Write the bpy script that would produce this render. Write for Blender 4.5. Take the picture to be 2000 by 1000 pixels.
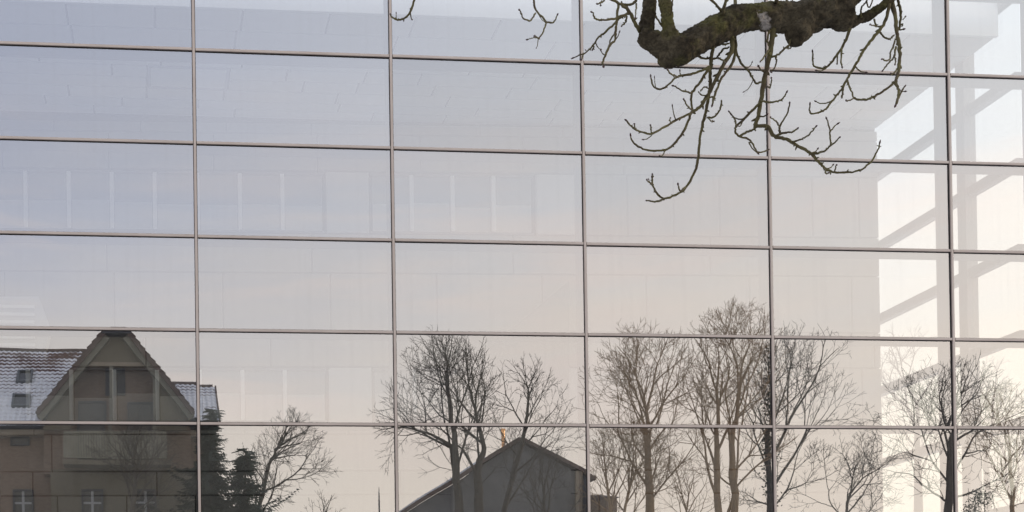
import bpy, math, random
import numpy as np
from mathutils import Vector, Matrix

# ------------------------------------------------------------------ clear
for o in list(bpy.data.objects):
    bpy.data.objects.remove(o, do_unlink=True)
S = bpy.context.scene
C = S.collection
rad = math.radians

# ------------------------------------------------------------------ camera (view camera with rise and shift)
FP = 2400.0                      # focal length in pixels of a 2000 px wide picture
PPX, PPY = 521.79, 1304.1        # principal point
def _rot(w):
    t = np.linalg.norm(w); k = w / t
    K = np.array([[0, -k[2], k[1]], [k[2], 0, -k[0]], [-k[1], k[0], 0]])
    return np.eye(3) + math.sin(t) * K + (1 - math.cos(t)) * K @ K
RM = _rot(np.array([-8.5e-3, -1.31e-2, 9.19e-2]))
CAM = np.array([-0.6587, -17.0167, 1.65])
cd = bpy.data.cameras.new('camera')
cam = bpy.data.objects.new('camera', cd); C.objects.link(cam)
cd.sensor_width = 36; cd.lens = 36 * FP / 2000
cd.shift_x = (1000 - PPX) / 2000; cd.shift_y = (PPY - 500) / 2000
cd.clip_start = 0.1; cd.clip_end = 2000
r_, f_, u_ = RM[0], RM[1], RM[2]
cam.matrix_world = Matrix(((r_[0], u_[0], -f_[0], CAM[0]), (r_[1], u_[1], -f_[1], CAM[1]),
                           (r_[2], u_[2], -f_[2], CAM[2]), (0, 0, 0, 1)))
S.camera = cam

# ------------------------------------------------------------------ world: low sun, thin high cloud
SUN_AZ = (0.98, -0.20); SUN_EL = rad(9)
W = bpy.data.worlds.new('World'); S.world = W; W.use_nodes = True
nt = W.node_tree; N = nt.nodes; Lk = nt.links
for n in list(N): N.remove(n)
def nd(t, **k):
    n = N.new(t)
    for a, b in k.items(): setattr(n, a, b)
    return n
out = nd('ShaderNodeOutputWorld'); bg = nd('ShaderNodeBackground')
Lk.new(bg.outputs[0], out.inputs[0])
tc = nd('ShaderNodeTexCoord')
sep = nd('ShaderNodeSeparateXYZ'); Lk.new(tc.outputs['Generated'], sep.inputs[0])
def mrange(src, a, b, c=0.0, d=1.0, smooth=True):
    m = nd('ShaderNodeMapRange'); m.interpolation_type = 'SMOOTHSTEP' if smooth else 'LINEAR'
    m.inputs['From Min'].default_value = a; m.inputs['From Max'].default_value = b
    m.inputs['To Min'].default_value = c; m.inputs['To Max'].default_value = d
    Lk.new(src, m.inputs['Value']); return m.outputs[0]
def cmix(fac, a, b, mode='MIX'):
    m = nd('ShaderNodeMix'); m.data_type = 'RGBA'; m.blend_type = mode
    for i, v in ((0, fac), (6, a), (7, b)):
        if hasattr(v, 'is_linked') or isinstance(v, bpy.types.NodeSocket): Lk.new(v, m.inputs[i])
        else: m.inputs[i].default_value = v if i == 0 else (*v, 1)
    return m.outputs[2]
# glow towards the sun side
dot = nd('ShaderNodeVectorMath'); dot.operation = 'DOT_PRODUCT'
Lk.new(tc.outputs['Generated'], dot.inputs[0]); dot.inputs[1].default_value = (0.98, -0.2, 0)
glow = mrange(dot.outputs['Value'], -0.10, 0.80)
# streaky cloud noise, flattened towards the horizon
mp = nd('ShaderNodeMapping'); mp.inputs['Scale'].default_value = (1.6, 1.6, 7.0)
Lk.new(tc.outputs['Generated'], mp.inputs[0])
nz = nd('ShaderNodeTexNoise'); nz.inputs['Scale'].default_value = 1.7; nz.inputs['Detail'].default_value = 5; nz.inputs['Roughness'].default_value = 0.55
Lk.new(mp.outputs[0], nz.inputs['Vector'])
elw = nd('ShaderNodeMath'); elw.operation = 'MULTIPLY_ADD'
sub = nd('ShaderNodeMath'); sub.operation = 'SUBTRACT'; Lk.new(nz.outputs[0], sub.inputs[0]); sub.inputs[1].default_value = 0.5
Lk.new(sub.outputs[0], elw.inputs[0]); elw.inputs[1].default_value = 0.22; Lk.new(sep.outputs['Z'], elw.inputs[2])
t_el = mrange(elw.outputs[0], 0.14, 0.45)
high = cmix(glow, (0.70, 0.765, 0.985), (1.16, 1.18, 1.22))
low = cmix(glow, (1.22, 1.125, 1.025), (1.44, 1.255, 1.09))
veil = cmix(t_el, low, high)
# rosy streaks in the lower half of the sky
mp2 = nd('ShaderNodeMapping'); mp2.inputs['Scale'].default_value = (2.2, 2.2, 16.0); mp2.inputs['Location'].default_value = (3.1, 1.7, .4)
Lk.new(tc.outputs['Generated'], mp2.inputs[0])
nz2 = nd('ShaderNodeTexNoise'); nz2.inputs['Scale'].default_value = 1.5; nz2.inputs['Detail'].default_value = 6; nz2.inputs['Roughness'].default_value = 0.6; nz2.inputs['Distortion'].default_value = .3
Lk.new(mp2.outputs[0], nz2.inputs['Vector'])
st = mrange(nz2.outputs[0], 0.44, 0.68)
bup = mrange(sep.outputs['Z'], 0.10, 0.24); bdn = mrange(sep.outputs['Z'], 0.46, 0.27)
m1 = nd('ShaderNodeMath'); m1.operation = 'MULTIPLY'; Lk.new(bup, m1.inputs[0]); Lk.new(bdn, m1.inputs[1])
m2 = nd('ShaderNodeMath'); m2.operation = 'MULTIPLY'; Lk.new(m1.outputs[0], m2.inputs[0]); Lk.new(st, m2.inputs[1])
m3 = nd('ShaderNodeMath'); m3.operation = 'MULTIPLY'; Lk.new(m2.outputs[0], m3.inputs[0]); m3.inputs[1].default_value = .55
veil = cmix(m3.outputs[0], veil, (1.36, 1.17, 1.08))
sky = nd('ShaderNodeTexSky'); sky.sky_type = 'NISHITA'; sky.sun_disc = False
sky.sun_elevation = SUN_EL; sky.sun_rotation = math.atan2(SUN_AZ[0], SUN_AZ[1])
sky.air_density = 1.0; sky.dust_density = 2.0; sky.ozone_density = 1.0
skys = nd('ShaderNodeVectorMath'); skys.operation = 'SCALE'; skys.inputs['Scale'].default_value = 0.08
Lk.new(sky.outputs[0], skys.inputs[0])
final = cmix(0.08, veil, skys.outputs[0])
Lk.new(final, bg.inputs['Color']); bg.inputs['Strength'].default_value = 1.07

sl = bpy.data.lights.new('sun', 'SUN'); sl.energy = 0.8; sl.angle = rad(10); sl.color = (1.0, 0.80, 0.60)
so = bpy.data.objects.new('sun', sl); C.objects.link(so)
sd = Vector((SUN_AZ[0] * math.cos(SUN_EL), SUN_AZ[1] * math.cos(SUN_EL), math.sin(SUN_EL)))
so.rotation_euler = sd.to_track_quat('Z', 'Y').to_euler(); so.location = (30, -10, 20)

S.view_settings.view_transform = 'Standard'; S.view_settings.look = 'None'
S.view_settings.exposure = 0.0; S.view_settings.gamma = 1.0; S.view_settings.use_curve_mapping = False
S.render.engine = 'CYCLES'
cy = S.cycles
cy.max_bounces = 10; cy.diffuse_bounces = 4; cy.glossy_bounces = 6; cy.transmission_bounces = 6; cy.transparent_max_bounces = 24
cy.use_adaptive_sampling = False; cy.sample_clamp_indirect = 20.0; cy.caustics_reflective = False; cy.caustics_refractive = False
cy.use_denoising = True
try:
    cy.denoiser = 'OPENIMAGEDENOISE'; cy.denoising_input_passes = 'RGB_ALBEDO_NORMAL'
except Exception: pass

# ------------------------------------------------------------------ survey helpers: where a sight line meets a plane
def ray(px, py):
    return RM.T @ np.array([(px - PPX) / FP, 1.0, -(py - PPY) / FP])
def at_y(px, py, Y):
    d = ray(px, py); return CAM + d * (Y - CAM[1]) / d[1]
def at_x(px, py, X):
    d = ray(px, py); return CAM + d * (X - CAM[0]) / d[0]
def at_z(px, py, Z):
    d = ray(px, py); return CAM + d * (Z - CAM[2]) / d[2]
def refl(px, py, yv):
    """the real point, yv metres in front of the glass, whose mirror image is sighted there"""
    p = at_y(px, py, yv); return np.array([p[0], -yv, p[2]])

# ------------------------------------------------------------------ materials
def material(name, col, rough=0.7, col2=None, scale=3.0, metal=0.0, bump=0.0, bscale=30.0, spec=0.4, detail=6, obj_var=0.0, stretch=None, coords='Object'):
    m = bpy.data.materials.new(name); m.use_nodes = True
    t = m.node_tree; b = t.nodes['Principled BSDF']
    b.inputs['Base Color'].default_value = (*col, 1); b.inputs['Roughness'].default_value = rough
    b.inputs['Metallic'].default_value = metal; b.inputs['Specular IOR Level'].default_value = spec
    geo = t.nodes.new('ShaderNodeNewGeometry')
    vec = geo.outputs['Position']
    if stretch:
        mpp = t.nodes.new('ShaderNodeMapping'); mpp.inputs['Scale'].default_value = stretch
        t.links.new(vec, mpp.inputs[0]); vec = mpp.outputs[0]
    last = None
    if col2:
        n = t.nodes.new('ShaderNodeTexNoise'); n.inputs['Scale'].default_value = scale; n.inputs['Detail'].default_value = detail
        n.inputs['Roughness'].default_value = 0.65
        t.links.new(vec, n.inputs['Vector'])
        r = t.nodes.new('ShaderNodeMapRange'); r.inputs['From Min'].default_value = 0.35; r.inputs['From Max'].default_value = 0.65
        t.links.new(n.outputs[0], r.inputs['Value'])
        x = t.nodes.new('ShaderNodeMix'); x.data_type = 'RGBA'
        x.inputs[6].default_value = (*col, 1); x.inputs[7].default_value = (*col2, 1)
        t.links.new(r.outputs[0], x.inputs[0]); last = x.outputs[2]
        t.links.new(last, b.inputs['Base Color'])
    if obj_var:
        oi = t.nodes.new('ShaderNodeObjectInfo')
        r = t.nodes.new('ShaderNodeMapRange'); r.inputs['To Min'].default_value = 1 - obj_var; r.inputs['To Max'].default_value = 1 + obj_var
        t.links.new(oi.outputs['Random'], r.inputs['Value'])
        hs = t.nodes.new('ShaderNodeHueSaturation'); hs.inputs['Color'].default_value = (*col, 1)
        t.links.new(r.outputs[0], hs.inputs['Value'])
        if last: t.links.new(last, hs.inputs['Color'])
        t.links.new(hs.outputs[0], b.inputs['Base Color'])
    if bump:
        n = t.nodes.new('ShaderNodeTexNoise'); n.inputs['Scale'].default_value = bscale; n.inputs['Detail'].default_value = 5
        t.links.new(vec, n.inputs['Vector'])
        bp = t.nodes.new('ShaderNodeBump'); bp.inputs['Strength'].default_value = 0.6; bp.inputs['Distance'].default_value = bump
        t.links.new(n.outputs[0], bp.inputs['Height']); t.links.new(bp.outputs[0], b.inputs['Normal'])
    return m

def coated_glass(name, R, tint, warp=0.0, dust=False):
    m = bpy.data.materials.new(name); m.use_nodes = True
    t = m.node_tree
    for n in list(t.nodes): t.nodes.remove(n)
    o = t.nodes.new('ShaderNodeOutputMaterial'); mx = t.nodes.new('ShaderNodeMixShader')
    tr = t.nodes.new('ShaderNodeBsdfTransparent'); gl = t.nodes.new('ShaderNodeBsdfGlossy')
    tr.inputs[0].default_value = (*tint, 1); gl.inputs['Roughness'].default_value = 0.0
    gl.inputs['Color'].default_value = (1, 1, 1, 1)
    # Schlick's rule, the same from either side of the pane
    gi = t.nodes.new('ShaderNodeNewGeometry')
    dt = t.nodes.new('ShaderNodeVectorMath'); dt.operation = 'DOT_PRODUCT'
    t.links.new(gi.outputs['Normal'], dt.inputs[0]); t.links.new(gi.outputs['Incoming'], dt.inputs[1])
    def mth(op, x, *c):
        q = t.nodes.new('ShaderNodeMath'); q.operation = op; t.links.new(x, q.inputs[0])
        for i, v in enumerate(c): q.inputs[i + 1].default_value = v
        return q.outputs[0]
    k = mth('ABSOLUTE', dt.outputs['Value']); k = mth('MULTIPLY_ADD', k, -1.0, 1.0); k = mth('POWER', k, 5.0)
    k = mth('MULTIPLY_ADD', k, 1.0 - R, R)
    t.links.new(k, mx.inputs[0])
    if dust:
        oi0 = t.nodes.new('ShaderNodeObjectInfo')
        va = mth('MULTIPLY_ADD', oi0.outputs['Random'], .05, -.025)
        ad_ = t.nodes.new('ShaderNodeMath'); ad_.operation = 'ADD'; t.links.new(k, ad_.inputs[0]); t.links.new(va, ad_.inputs[1]); t.links.new(ad_.outputs[0], mx.inputs[0])
        gp = t.nodes.new('ShaderNodeNewGeometry')
        def nzz(scale, vec, lo, hi, amt, det=4):
            mpp = t.nodes.new('ShaderNodeMapping'); mpp.inputs['Scale'].default_value = vec; t.links.new(gp.outputs['Position'], mpp.inputs[0])
            n_ = t.nodes.new('ShaderNodeTexNoise'); n_.inputs['Scale'].default_value = scale; n_.inputs['Detail'].default_value = det; t.links.new(mpp.outputs[0], n_.inputs['Vector'])
            q_ = t.nodes.new('ShaderNodeMapRange'); q_.inputs['From Min'].default_value = lo; q_.inputs['From Max'].default_value = hi; q_.inputs['To Max'].default_value = amt; t.links.new(n_.outputs[0], q_.inputs['Value']); return q_.outputs[0]
        d1 = nzz(1.0, (9, 9, .35), .52, .78, .030); d2 = nzz(.8, (1, 1, 1), .35, .75, .030)
        ad2 = t.nodes.new('ShaderNodeMath'); ad2.operation = 'ADD'; t.links.new(d1, ad2.inputs[0]); t.links.new(d2, ad2.inputs[1])
        ad3 = t.nodes.new('ShaderNodeMath'); ad3.operation = 'ADD'; ad3.inputs[1].default_value = .012; t.links.new(ad2.outputs[0], ad3.inputs[0])
        df = t.nodes.new('ShaderNodeBsdfDiffuse'); df.inputs[0].default_value = (.55, .53, .50, 1)
        mx2 = t.nodes.new('ShaderNodeMixShader'); t.links.new(ad3.outputs[0], mx2.inputs[0]); t.links.new(mx.outputs[0], mx2.inputs[1]); t.links.new(df.outputs[0], mx2.inputs[2])
    t.links.new(tr.outputs[0], mx.inputs[1]); t.links.new(gl.outputs[0], mx.inputs[2]); t.links.new((mx2 if dust else mx).outputs[0], o.inputs[0])
    if warp:
        geo = t.nodes.new('ShaderNodeNewGeometry'); oi = t.nodes.new('ShaderNodeObjectInfo')
        sc = t.nodes.new('ShaderNodeMath'); sc.operation = 'MULTIPLY'; sc.inputs[1].default_value = 40
        t.links.new(oi.outputs['Random'], sc.inputs[0])
        av = t.nodes.new('ShaderNodeVectorMath'); av.operation = 'ADD'
        t.links.new(geo.outputs['Position'], av.inputs[0]); t.links.new(sc.outputs[0], av.inputs[1])
        n = t.nodes.new('ShaderNodeTexNoise'); n.inputs['Scale'].default_value = 0.75; n.inputs['Detail'].default_value = 1
        t.links.new(av.outputs[0], n.inputs['Vector'])
        bp = t.nodes.new('ShaderNodeBump'); bp.inputs['Strength'].default_value = 1.0; bp.inputs['Distance'].default_value = warp
        t.links.new(n.outputs[0], bp.inputs['Height']); t.links.new(bp.outputs[0], gl.inputs['Normal'])
    return m

M = {}
M['coat'] = coated_glass('solar_control_glass', 0.47, (0.92, 0.94, 0.92), 0.0009, dust=True)
M['inner'] = coated_glass('clear_glass_back', 0.03, (0.96, 0.97, 0.96))
M['clear'] = coated_glass('clear_glass', 0.05, (0.865, 0.88, 0.87))
M['cap'] = material('taupe_aluminium', (0.50, 0.425, 0.365), 0.45, (0.58, 0.505, 0.44), 1.3, spec=0.5)
M['gasket'] = material('dark_gasket', (0.022, 0.014, 0.014), 0.8)
M['fin'] = material('grey_painted_fin', (0.17, 0.165, 0.175), 0.5, (0.20, 0.195, 0.205), 0.8)
M['rail'] = material('pale_painted_rail', (0.30, 0.285, 0.28), 0.5, (0.34, 0.325, 0.32), 0.8)
M['stone'] = material('limestone_slab', (0.235, 0.228, 0.212), 0.75, (0.30, 0.29, 0.27), 1.6, obj_var=0.07, bump=0.002, bscale=14)
M['joint'] = material('shadow_joint', (0.03, 0.029, 0.028), 0.9)
M['plaster'] = material('white_plaster', (0.86, 0.87, 0.85), 0.7, (0.90, 0.905, 0.88), 0.6)
M['ceil'] = material('ceiling_board', (0.74, 0.735, 0.725), 0.7, (0.82, 0.815, 0.805), 0.9, obj_var=0.10)
M['floor'] = material('pale_floor', (0.70, 0.68, 0.65), 0.35, (0.76, 0.74, 0.70), 1.1)
M['white'] = material('white_paint', (0.78, 0.78, 0.77), 0.5)
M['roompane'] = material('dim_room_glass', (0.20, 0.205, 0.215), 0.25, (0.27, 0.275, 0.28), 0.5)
M['pale_panel'] = material('pale_grey_panel', (0.50, 0.50, 0.49), 0.8)  # pale grey; also tones the brighter lower half of rooms behind windows
M['block'] = material('render_wall', (0.42, 0.41, 0.39), 0.8, (0.48, 0.47, 0.45), 0.7)
M['roofing'] = material('roof_felt', (0.18, 0.18, 0.18), 0.9, (0.24, 0.24, 0.24), 0.6)

# ------------------------------------------------------------------ mesh builder
class MB:
    def __init__(s): s.v = []; s.f = []; s.mi = []
    def face(s, idx, mi=0): s.f.append(idx); s.mi.append(mi)
    def box(s, x0, x1, y0, y1, z0, z1, mi=0):
        b = len(s.v)
        s.v += [(x0, y0, z0), (x1, y0, z0), (x1, y1, z0), (x0, y1, z0), (x0, y0, z1), (x1, y0, z1), (x1, y1, z1), (x0, y1, z1)]
        for q in ((0, 3, 2, 1), (4, 5, 6, 7), (0, 1, 5, 4), (1, 2, 6, 5), (2, 3, 7, 6), (3, 0, 4, 7)):
            s.face([b + i for i in q], mi)
        return s
    def prism(s, poly, axis, a, b, mi=0):
        """poly: list of 2-D points; extruded along axis ('x','y','z') from a to b"""
        n = len(poly); k = len(s.v)
        for t in (a, b):
            for p in poly:
                s.v.append({'x': (t, p[0], p[1]), 'y': (p[0], t, p[1]), 'z': (p[0], p[1], t)}[axis])
        s.face([k + i for i in range(n)][::-1], mi); s.face([k + n + i for i in range(n)], mi)
        for i in range(n):
            j = (i + 1) % n; s.face([k + i, k + j, k + n + j, k + n + i], mi)
        return s
    def tube(s, pts, rads, sides=6, mi=0, cap=True, jitter=0.0, rng=None):
        k = len(s.v); n = len(pts); ref = None
        for i in range(n):
            a = pts[max(i - 1, 0)]; b = pts[min(i + 1, n - 1)]
            t = Vector((b[0] - a[0], b[1] - a[1], b[2] - a[2]))
            if t.length < 1e-9: t = Vector((0, 0, 1))
            t.normalize()
            if ref is None: ref = Vector((1, 0, 0)) if abs(t.x) < 0.8 else Vector((0, 0, 1))
            e = (ref - t * ref.dot(t))
            if e.length < 1e-6: e = t.orthogonal()
            e.normalize(); w = t.cross(e); ref = e
            for q in range(sides):
                an = 2 * math.pi * q / sides; r = rads[i] * (1 + (rng.uniform(-jitter, jitter) if jitter else 0))
                c, d = math.cos(an) * r, math.sin(an) * r
                s.v.append((pts[i][0] + e.x * c + w.x * d, pts[i][1] + e.y * c + w.y * d, pts[i][2] + e.z * c + w.z * d))
        for i in range(n - 1):
            for q in range(sides):
                q2 = (q + 1) % sides; a = k + i * sides
                s.face([a + q, a + q2, a + sides + q2, a + sides + q], mi)
        if cap:
            s.face([k + q for q in range(sides)][::-1], mi); s.face([k + (n - 1) * sides + q for q in range(sides)], mi)
        return s
    def mesh(s, name, mats, smooth=False, origin=(0, 0, 0)):
        m = bpy.data.meshes.new(name)
        v = np.array(s.v, dtype=np.float64).reshape(-1, 3) - np.array(origin)
        m.from_pydata(v.tolist(), [], s.f)
        for x in (mats if isinstance(mats, (list, tuple)) else [mats]): m.materials.append(x)
        if any(s.mi): m.polygons.foreach_set('material_index', s.mi)
        if smooth: m.polygons.foreach_set('use_smooth', [True] * len(s.f))
        m.update(); return m
    def build(s, name, mats, parent=None, smooth=False):
        org = world_loc(parent) if parent else (0, 0, 0)
        return link(name, s.mesh(name, mats, smooth, org), parent)
def world_loc(o):
    l = Vector((0, 0, 0))
    while o is not None:
        l += o.location; o = o.parent
    return l
def link(name, mesh, parent=None, loc=None):
    o = bpy.data.objects.new(name, mesh); C.objects.link(o)
    if parent: o.parent = parent
    if loc is not None: o.location = Vector(loc) - (world_loc(parent) if parent else Vector((0, 0, 0)))
    return o
def thing(name, label, cat, loc=(0, 0, 0), group=None):
    o = bpy.data.objects.new(name, None); C.objects.link(o); o.location = loc; o.empty_display_size = 0.3
    o['label'] = label; o['category'] = cat
    if group: o['group'] = group
    return o
def struct(o, label=None):
    o['kind'] = 'structure'
    if label: o['label'] = label
    return o

# ================================================================== SETTING: ground
gm = material('winter_grass', (0.60, 0.62, 0.65), 0.95, (0.70, 0.71, 0.74), 0.25, bump=0.02, bscale=8)
g = MB(); g.v += [(-900, -900, 0), (900, -900, 0), (900, 900, 0), (-900, 900, 0)]; g.face([0, 1, 2, 3])
struct(g.build('ground', gm), 'open ground under thin snow')
pm = material('concrete_paving', (0.40, 0.39, 0.375), 0.85, (0.50, 0.49, 0.47), 1.2)
p = MB(); p.box(-14, 16, -9, -0.14, -0.05, 0.06)
struct(p.build('pavement', pm), 'pale concrete forecourt along the foot of the glass wall')

# ================================================================== GLASS WALL
GW = 2.773; GH = 1.3; Z0 = 11.68
XL = [GW * k for k in range(-4, 5)] + [12.50]
ZL = [Z0 - GH * r for r in range(0, 10)]          # top to bottom
ZL[-1] = 0.10
rng = random.Random(5)
cw = thing('curtain_wall', 'tall wall of large mirroring glass panes held in a thin taupe metal grid', 'glass wall', (0.7, 0, 0))
_pane_cache = {}
def pane_mesh(w, h):
    k = (round(w, 3), round(h, 3))
    if k not in _pane_cache:
        b = MB(); t = 0.028
        b.box(-w / 2, w / 2, 0, t, -h / 2, h / 2, 1)
        b.mi = [1, 1, 0, 1, 1, 1]                    # face 2 is the outer, coated one
        _pane_cache[k] = b.mesh('glass_pane', [M['coat'], M['inner']])
    return _pane_cache[k]
for i in range(len(XL) - 1):
    for j in range(len(ZL) - 1):
        w = XL[i + 1] - XL[i] - 0.04; h = ZL[j] - ZL[j + 1] - 0.04
        o = link('glass_pane', pane_mesh(w, h), cw, ((XL[i] + XL[i + 1]) / 2, 0.0, (ZL[j] + ZL[j + 1]) / 2))
        o.rotation_euler = (rad(rng.gauss(0, 0.06)), 0, rad(rng.gauss(0, 0.05)))
def member(L, vertical):
    """cap 54 mm, dark gasket either side, deep fin inside; runs along z or x, centred"""
    b = MB(); a = L / 2
    def bx(half, y0, y1, mi):
        if vertical: b.box(-half, half, y0, y1, -a, a, mi)
        else: b.box(-a, a, y0, y1, -half, half, mi)
    bx(0.0255, -0.012, -0.002, 1)
    bx(0.0180, -0.030, -0.012, 0)
    bx(0.0145, -0.0325, -0.030, 0)
    bx(0.030, 0.034, 0.30, 2)
    return b.mesh('mullion' if vertical else 'transom', [M['cap'], M['gasket'], M['fin']])
mm = member(ZL[0] - ZL[-1] + 0.1, True)
for x in XL: link('mullion', mm, cw, (x, 0, (ZL[0] + ZL[-1]) / 2))
tm = {}
for i in range(len(XL) - 1):
    L = XL[i + 1] - XL[i] - 0.0535
    k = round(L, 3)
    if k not in tm: tm[k] = member(L, False)
    for z in ZL: link('transom', tm[k], cw, ((XL[i] + XL[i + 1]) / 2, 0.0, z + rng.uniform(-.003, .003)))
sill = MB(); sill.box(XL[0] - .1, XL[-1] + .1, -0.12, 0.32, 0.0, 0.045); sill.build('sill', M['block'], cw)

# ================================================================== HALL BEHIND THE GLASS
YB = 4.15; ZC = 11.35; YF = 0.70; XE = 12.50; XW = XL[0]
bld = thing('stone_building', 'pale stone slab wall with window bands standing behind the glass', 'building', (0.7, YB, 0))
b = MB()
b.box(XW - 0.3, XE - 0.62, YB + 0.16, 16, 0, 12.2)
b.build('wall', M['block'], bld)
b = MB(); b.box(XW - 0.6, XE - 0.6, YB + 0.1, 16.4, 12.203, 12.4); b.build('roof', M['roofing'], bld)
b = MB(); b.box(XW - 0.3, XE - 0.125, YB + 0.12, YB + 0.159, 0.06, 12.1); b.build('joint_backing', M['joint'], bld)
def zb(py, px=400): return float(at_y(px, py, YB)[2])
def xb(px, py=500): return float(at_y(px, py, YB)[0])
_slab = {}
def slab(x0, x1, z0, z1, mat='stone', name='stone_slab', thick=0.12, g=0.0125):
    w, h = x1 - x0 - 2 * g, z1 - z0 - 2 * g
    if w < 0.05 or h < 0.05: return
    k = (round(w, 2), round(h, 2), mat, thick)
    if k not in _slab:
        m_ = MB(); e = 0.006
        m_.box(-w / 2, w / 2, e, thick, -h / 2, h / 2)
        m_.v += [(-w / 2 + e, 0, -h / 2 + e), (w / 2 - e, 0, -h / 2 + e), (w / 2 - e, 0, h / 2 - e), (-w / 2 + e, 0, h / 2 - e)]
        m_.f[2] = [8, 9, 10, 11]
        for q in ((0, 1, 9, 8), (1, 5, 10, 9), (5, 4, 11, 10), (4, 0, 8, 11)): m_.face(list(q))
        _slab[k] = m_.mesh(name, M[mat])
    o = link(name, _slab[k], bld, ((x0 + x1) / 2, YB + rng.uniform(-0.002, 0.002), (z0 + z1) / 2))
    return o
X_LO, X_HI = XW - 0.2, XE - 0.14
bands = [  # top px, bottom px, a joint px, spacing px
    (237, 258, 107, 168), (258, 331, 5, 205), (453, 531, 208, 402), (531, 645, 222, 212), (645, 716, 282, 245),
    (826, 848, 60, 205), (848, 920, 95, 405), (920, 967, 57, 240), (967, 1055, 105, 134)]
def joints(px, sp):
    x = xb(px); d = sp * (YB - CAM[1]) / FP; xs = []
    while x > X_LO: x -= d
    x += d
    while x < X_HI: xs.append(x); x += d
    return [X_LO] + [q for q in xs if q - X_LO > .1 and X_HI - q > .1] + [X_HI]
for (a, c, px, sp) in bands:
    js = joints(px, sp)
    for q0, q1 in zip(js[:-1], js[1:]): slab(q0, q1, zb(c), zb(a))
zlow = zb(1055); nlow = 4
for i in range(nlow):
    z1 = zlow - i * (zlow - 0.06) / nlow; z0 = zlow - (i + 1) * (zlow - 0.06) / nlow
    js = joints(105 + 90 * i, 205)
    for q0, q1 in zip(js[:-1], js[1:]): slab(q0, q1, z0, z1)
# window bands
def window_band(zt, zbm):
    segs = [(-385, 635, 'win'), (637, 722, 'panel'), (724, 1040, 'win'), (1043, 1128, 'panel')]
    for a, c, kind in segs:
        x0, x1 = xb(a), xb(c)
        if kind == 'panel': slab(x0, x1, zbm, zt, 'pale_panel', 'wall_panel', 0.11); continue
        w = link('window', None, bld, ((x0 + x1) / 2, YB, zbm))
        f = MB()
        for (p0, p1, q0, q1) in ((x0 + .01, x1 - .01, zt - .05, zt - .012), (x0 + .01, x1 - .01, zbm + .012, zbm + .05)):
            f.box(p0, p1, YB + 0.03, YB + 0.11, q0, q1)
        f.build('frame', M['fin'], w)
        n = round((c - a) / 84.5)
        for i in range(n):
            xa = x0 + (x1 - x0) * i / n; xz = x0 + (x1 - x0) * (i + 1) / n
            pb = MB(); pb.box(xa + .035, xz - .035, YB + 0.085, YB + 0.1, zbm + .052, zt - .052); pb.build('pane', M['roompane'], w)
            bb = MB(); bb.box(xa + .045, xz - .045, YB + 0.07, YB + 0.08, zbm + .055, zbm + (zt - zbm) * (0.50 + rng.uniform(-.04, .05))); bb.build('pale_panel', M['pale_panel'], w)  # added pale sheet, standing in for the brighter lower part of the room
            if i: mb_ = MB(); mb_.box(xa - .034, xa + .034, YB + 0.0, YB + 0.11, zbm + .052, zt - .052); mb_.build('mullion', M['white'], w)
    js = [xb(1130 + 88 * i) for i in range(8)]
    js = [q for q in js if q < X_HI - .2] + [X_HI]
    for q0, q1 in zip(js[:-1], js[1:]): slab(q0, q1, zbm, zt)
    js = joints(-385, 205); js = [q for q in js if q < xb(-386)] + [xb(-386)]
    for q0, q1 in zip(js[:-1], js[1:]): slab(q0, q1, zbm, zt)
window_band(zb(331), zb(453))
window_band(zb(716), zb(826))
bld.rotation_euler = (0, 0, rad(-1.8))
# wedge shaped stair wall and a pale slatted box mounted on the slab wall
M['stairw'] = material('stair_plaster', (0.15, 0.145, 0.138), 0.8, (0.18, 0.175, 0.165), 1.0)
ys_ = 3.72
def pp(px, py): q = at_y(px, py, ys_); return (float(q[0]), float(q[2]))
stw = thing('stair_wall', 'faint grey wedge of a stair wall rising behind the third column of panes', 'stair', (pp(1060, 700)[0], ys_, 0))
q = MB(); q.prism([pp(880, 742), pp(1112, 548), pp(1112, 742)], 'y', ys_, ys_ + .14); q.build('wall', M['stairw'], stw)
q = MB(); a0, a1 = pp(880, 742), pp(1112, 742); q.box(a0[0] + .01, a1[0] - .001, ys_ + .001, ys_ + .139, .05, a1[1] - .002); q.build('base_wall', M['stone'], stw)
bxx = thing('slatted_box', 'pale slatted box on the slab wall at the far left, above the tiled roof', 'vent box', (pp(10, 640)[0], 3.9, pp(10, 640)[1]))
q = MB(); q.prism([pp(-90, 574), pp(74, 574), pp(97, 636), pp(84, 690), pp(-90, 690)], 'y', 3.86, 4.17); q.build('case', M['pale_panel'], bxx)
for i in range(6):
    z1 = pp(0, 592 + i * 15)[1]; q = MB(); q.box(pp(-88, 600)[0], pp(66, 600)[0], 3.80, 3.858, z1 - .05, z1); q.build('slat', M['white'], bxx)
# ceiling of staggered boards
ce = MB(); ce.box(XW, XE - 0.13, YF + 0.02, YB + 0.1, ZC + 0.022, ZC + 0.30)
ceil = struct(ce.build('ceiling', M['joint']), 'suspended ceiling of staggered pale boards high behind the glass')
rows = [YF + .02, 1.30, 1.92, 2.42, 2.80, 3.16, 3.54, 3.84, YB - .004]
hx0, hx1 = float(at_z(288, 145, ZC)[0]), float(at_z(448, 145, ZC)[0]); hy0, hy1 = 2.42, 3.16
_cb = {}
def ceil_board(x0, x1, y0, y1, mat='ceil', z=ZC, name='ceiling_panel'):
    w, h = x1 - x0 - .034, y1 - y0 - .034
    if w < .04: return
    k = (round(w, 2), round(h, 3), mat)
    if k not in _cb:
        q = MB(); q.box(-w / 2, w / 2, -h / 2, h / 2, 0, 0.02); _cb[k] = q.mesh(name, M[mat])
    link(name, _cb[k], ceil, ((x0 + x1) / 2, (y0 + y1) / 2, z + rng.uniform(-.0015, .0015)))
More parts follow.
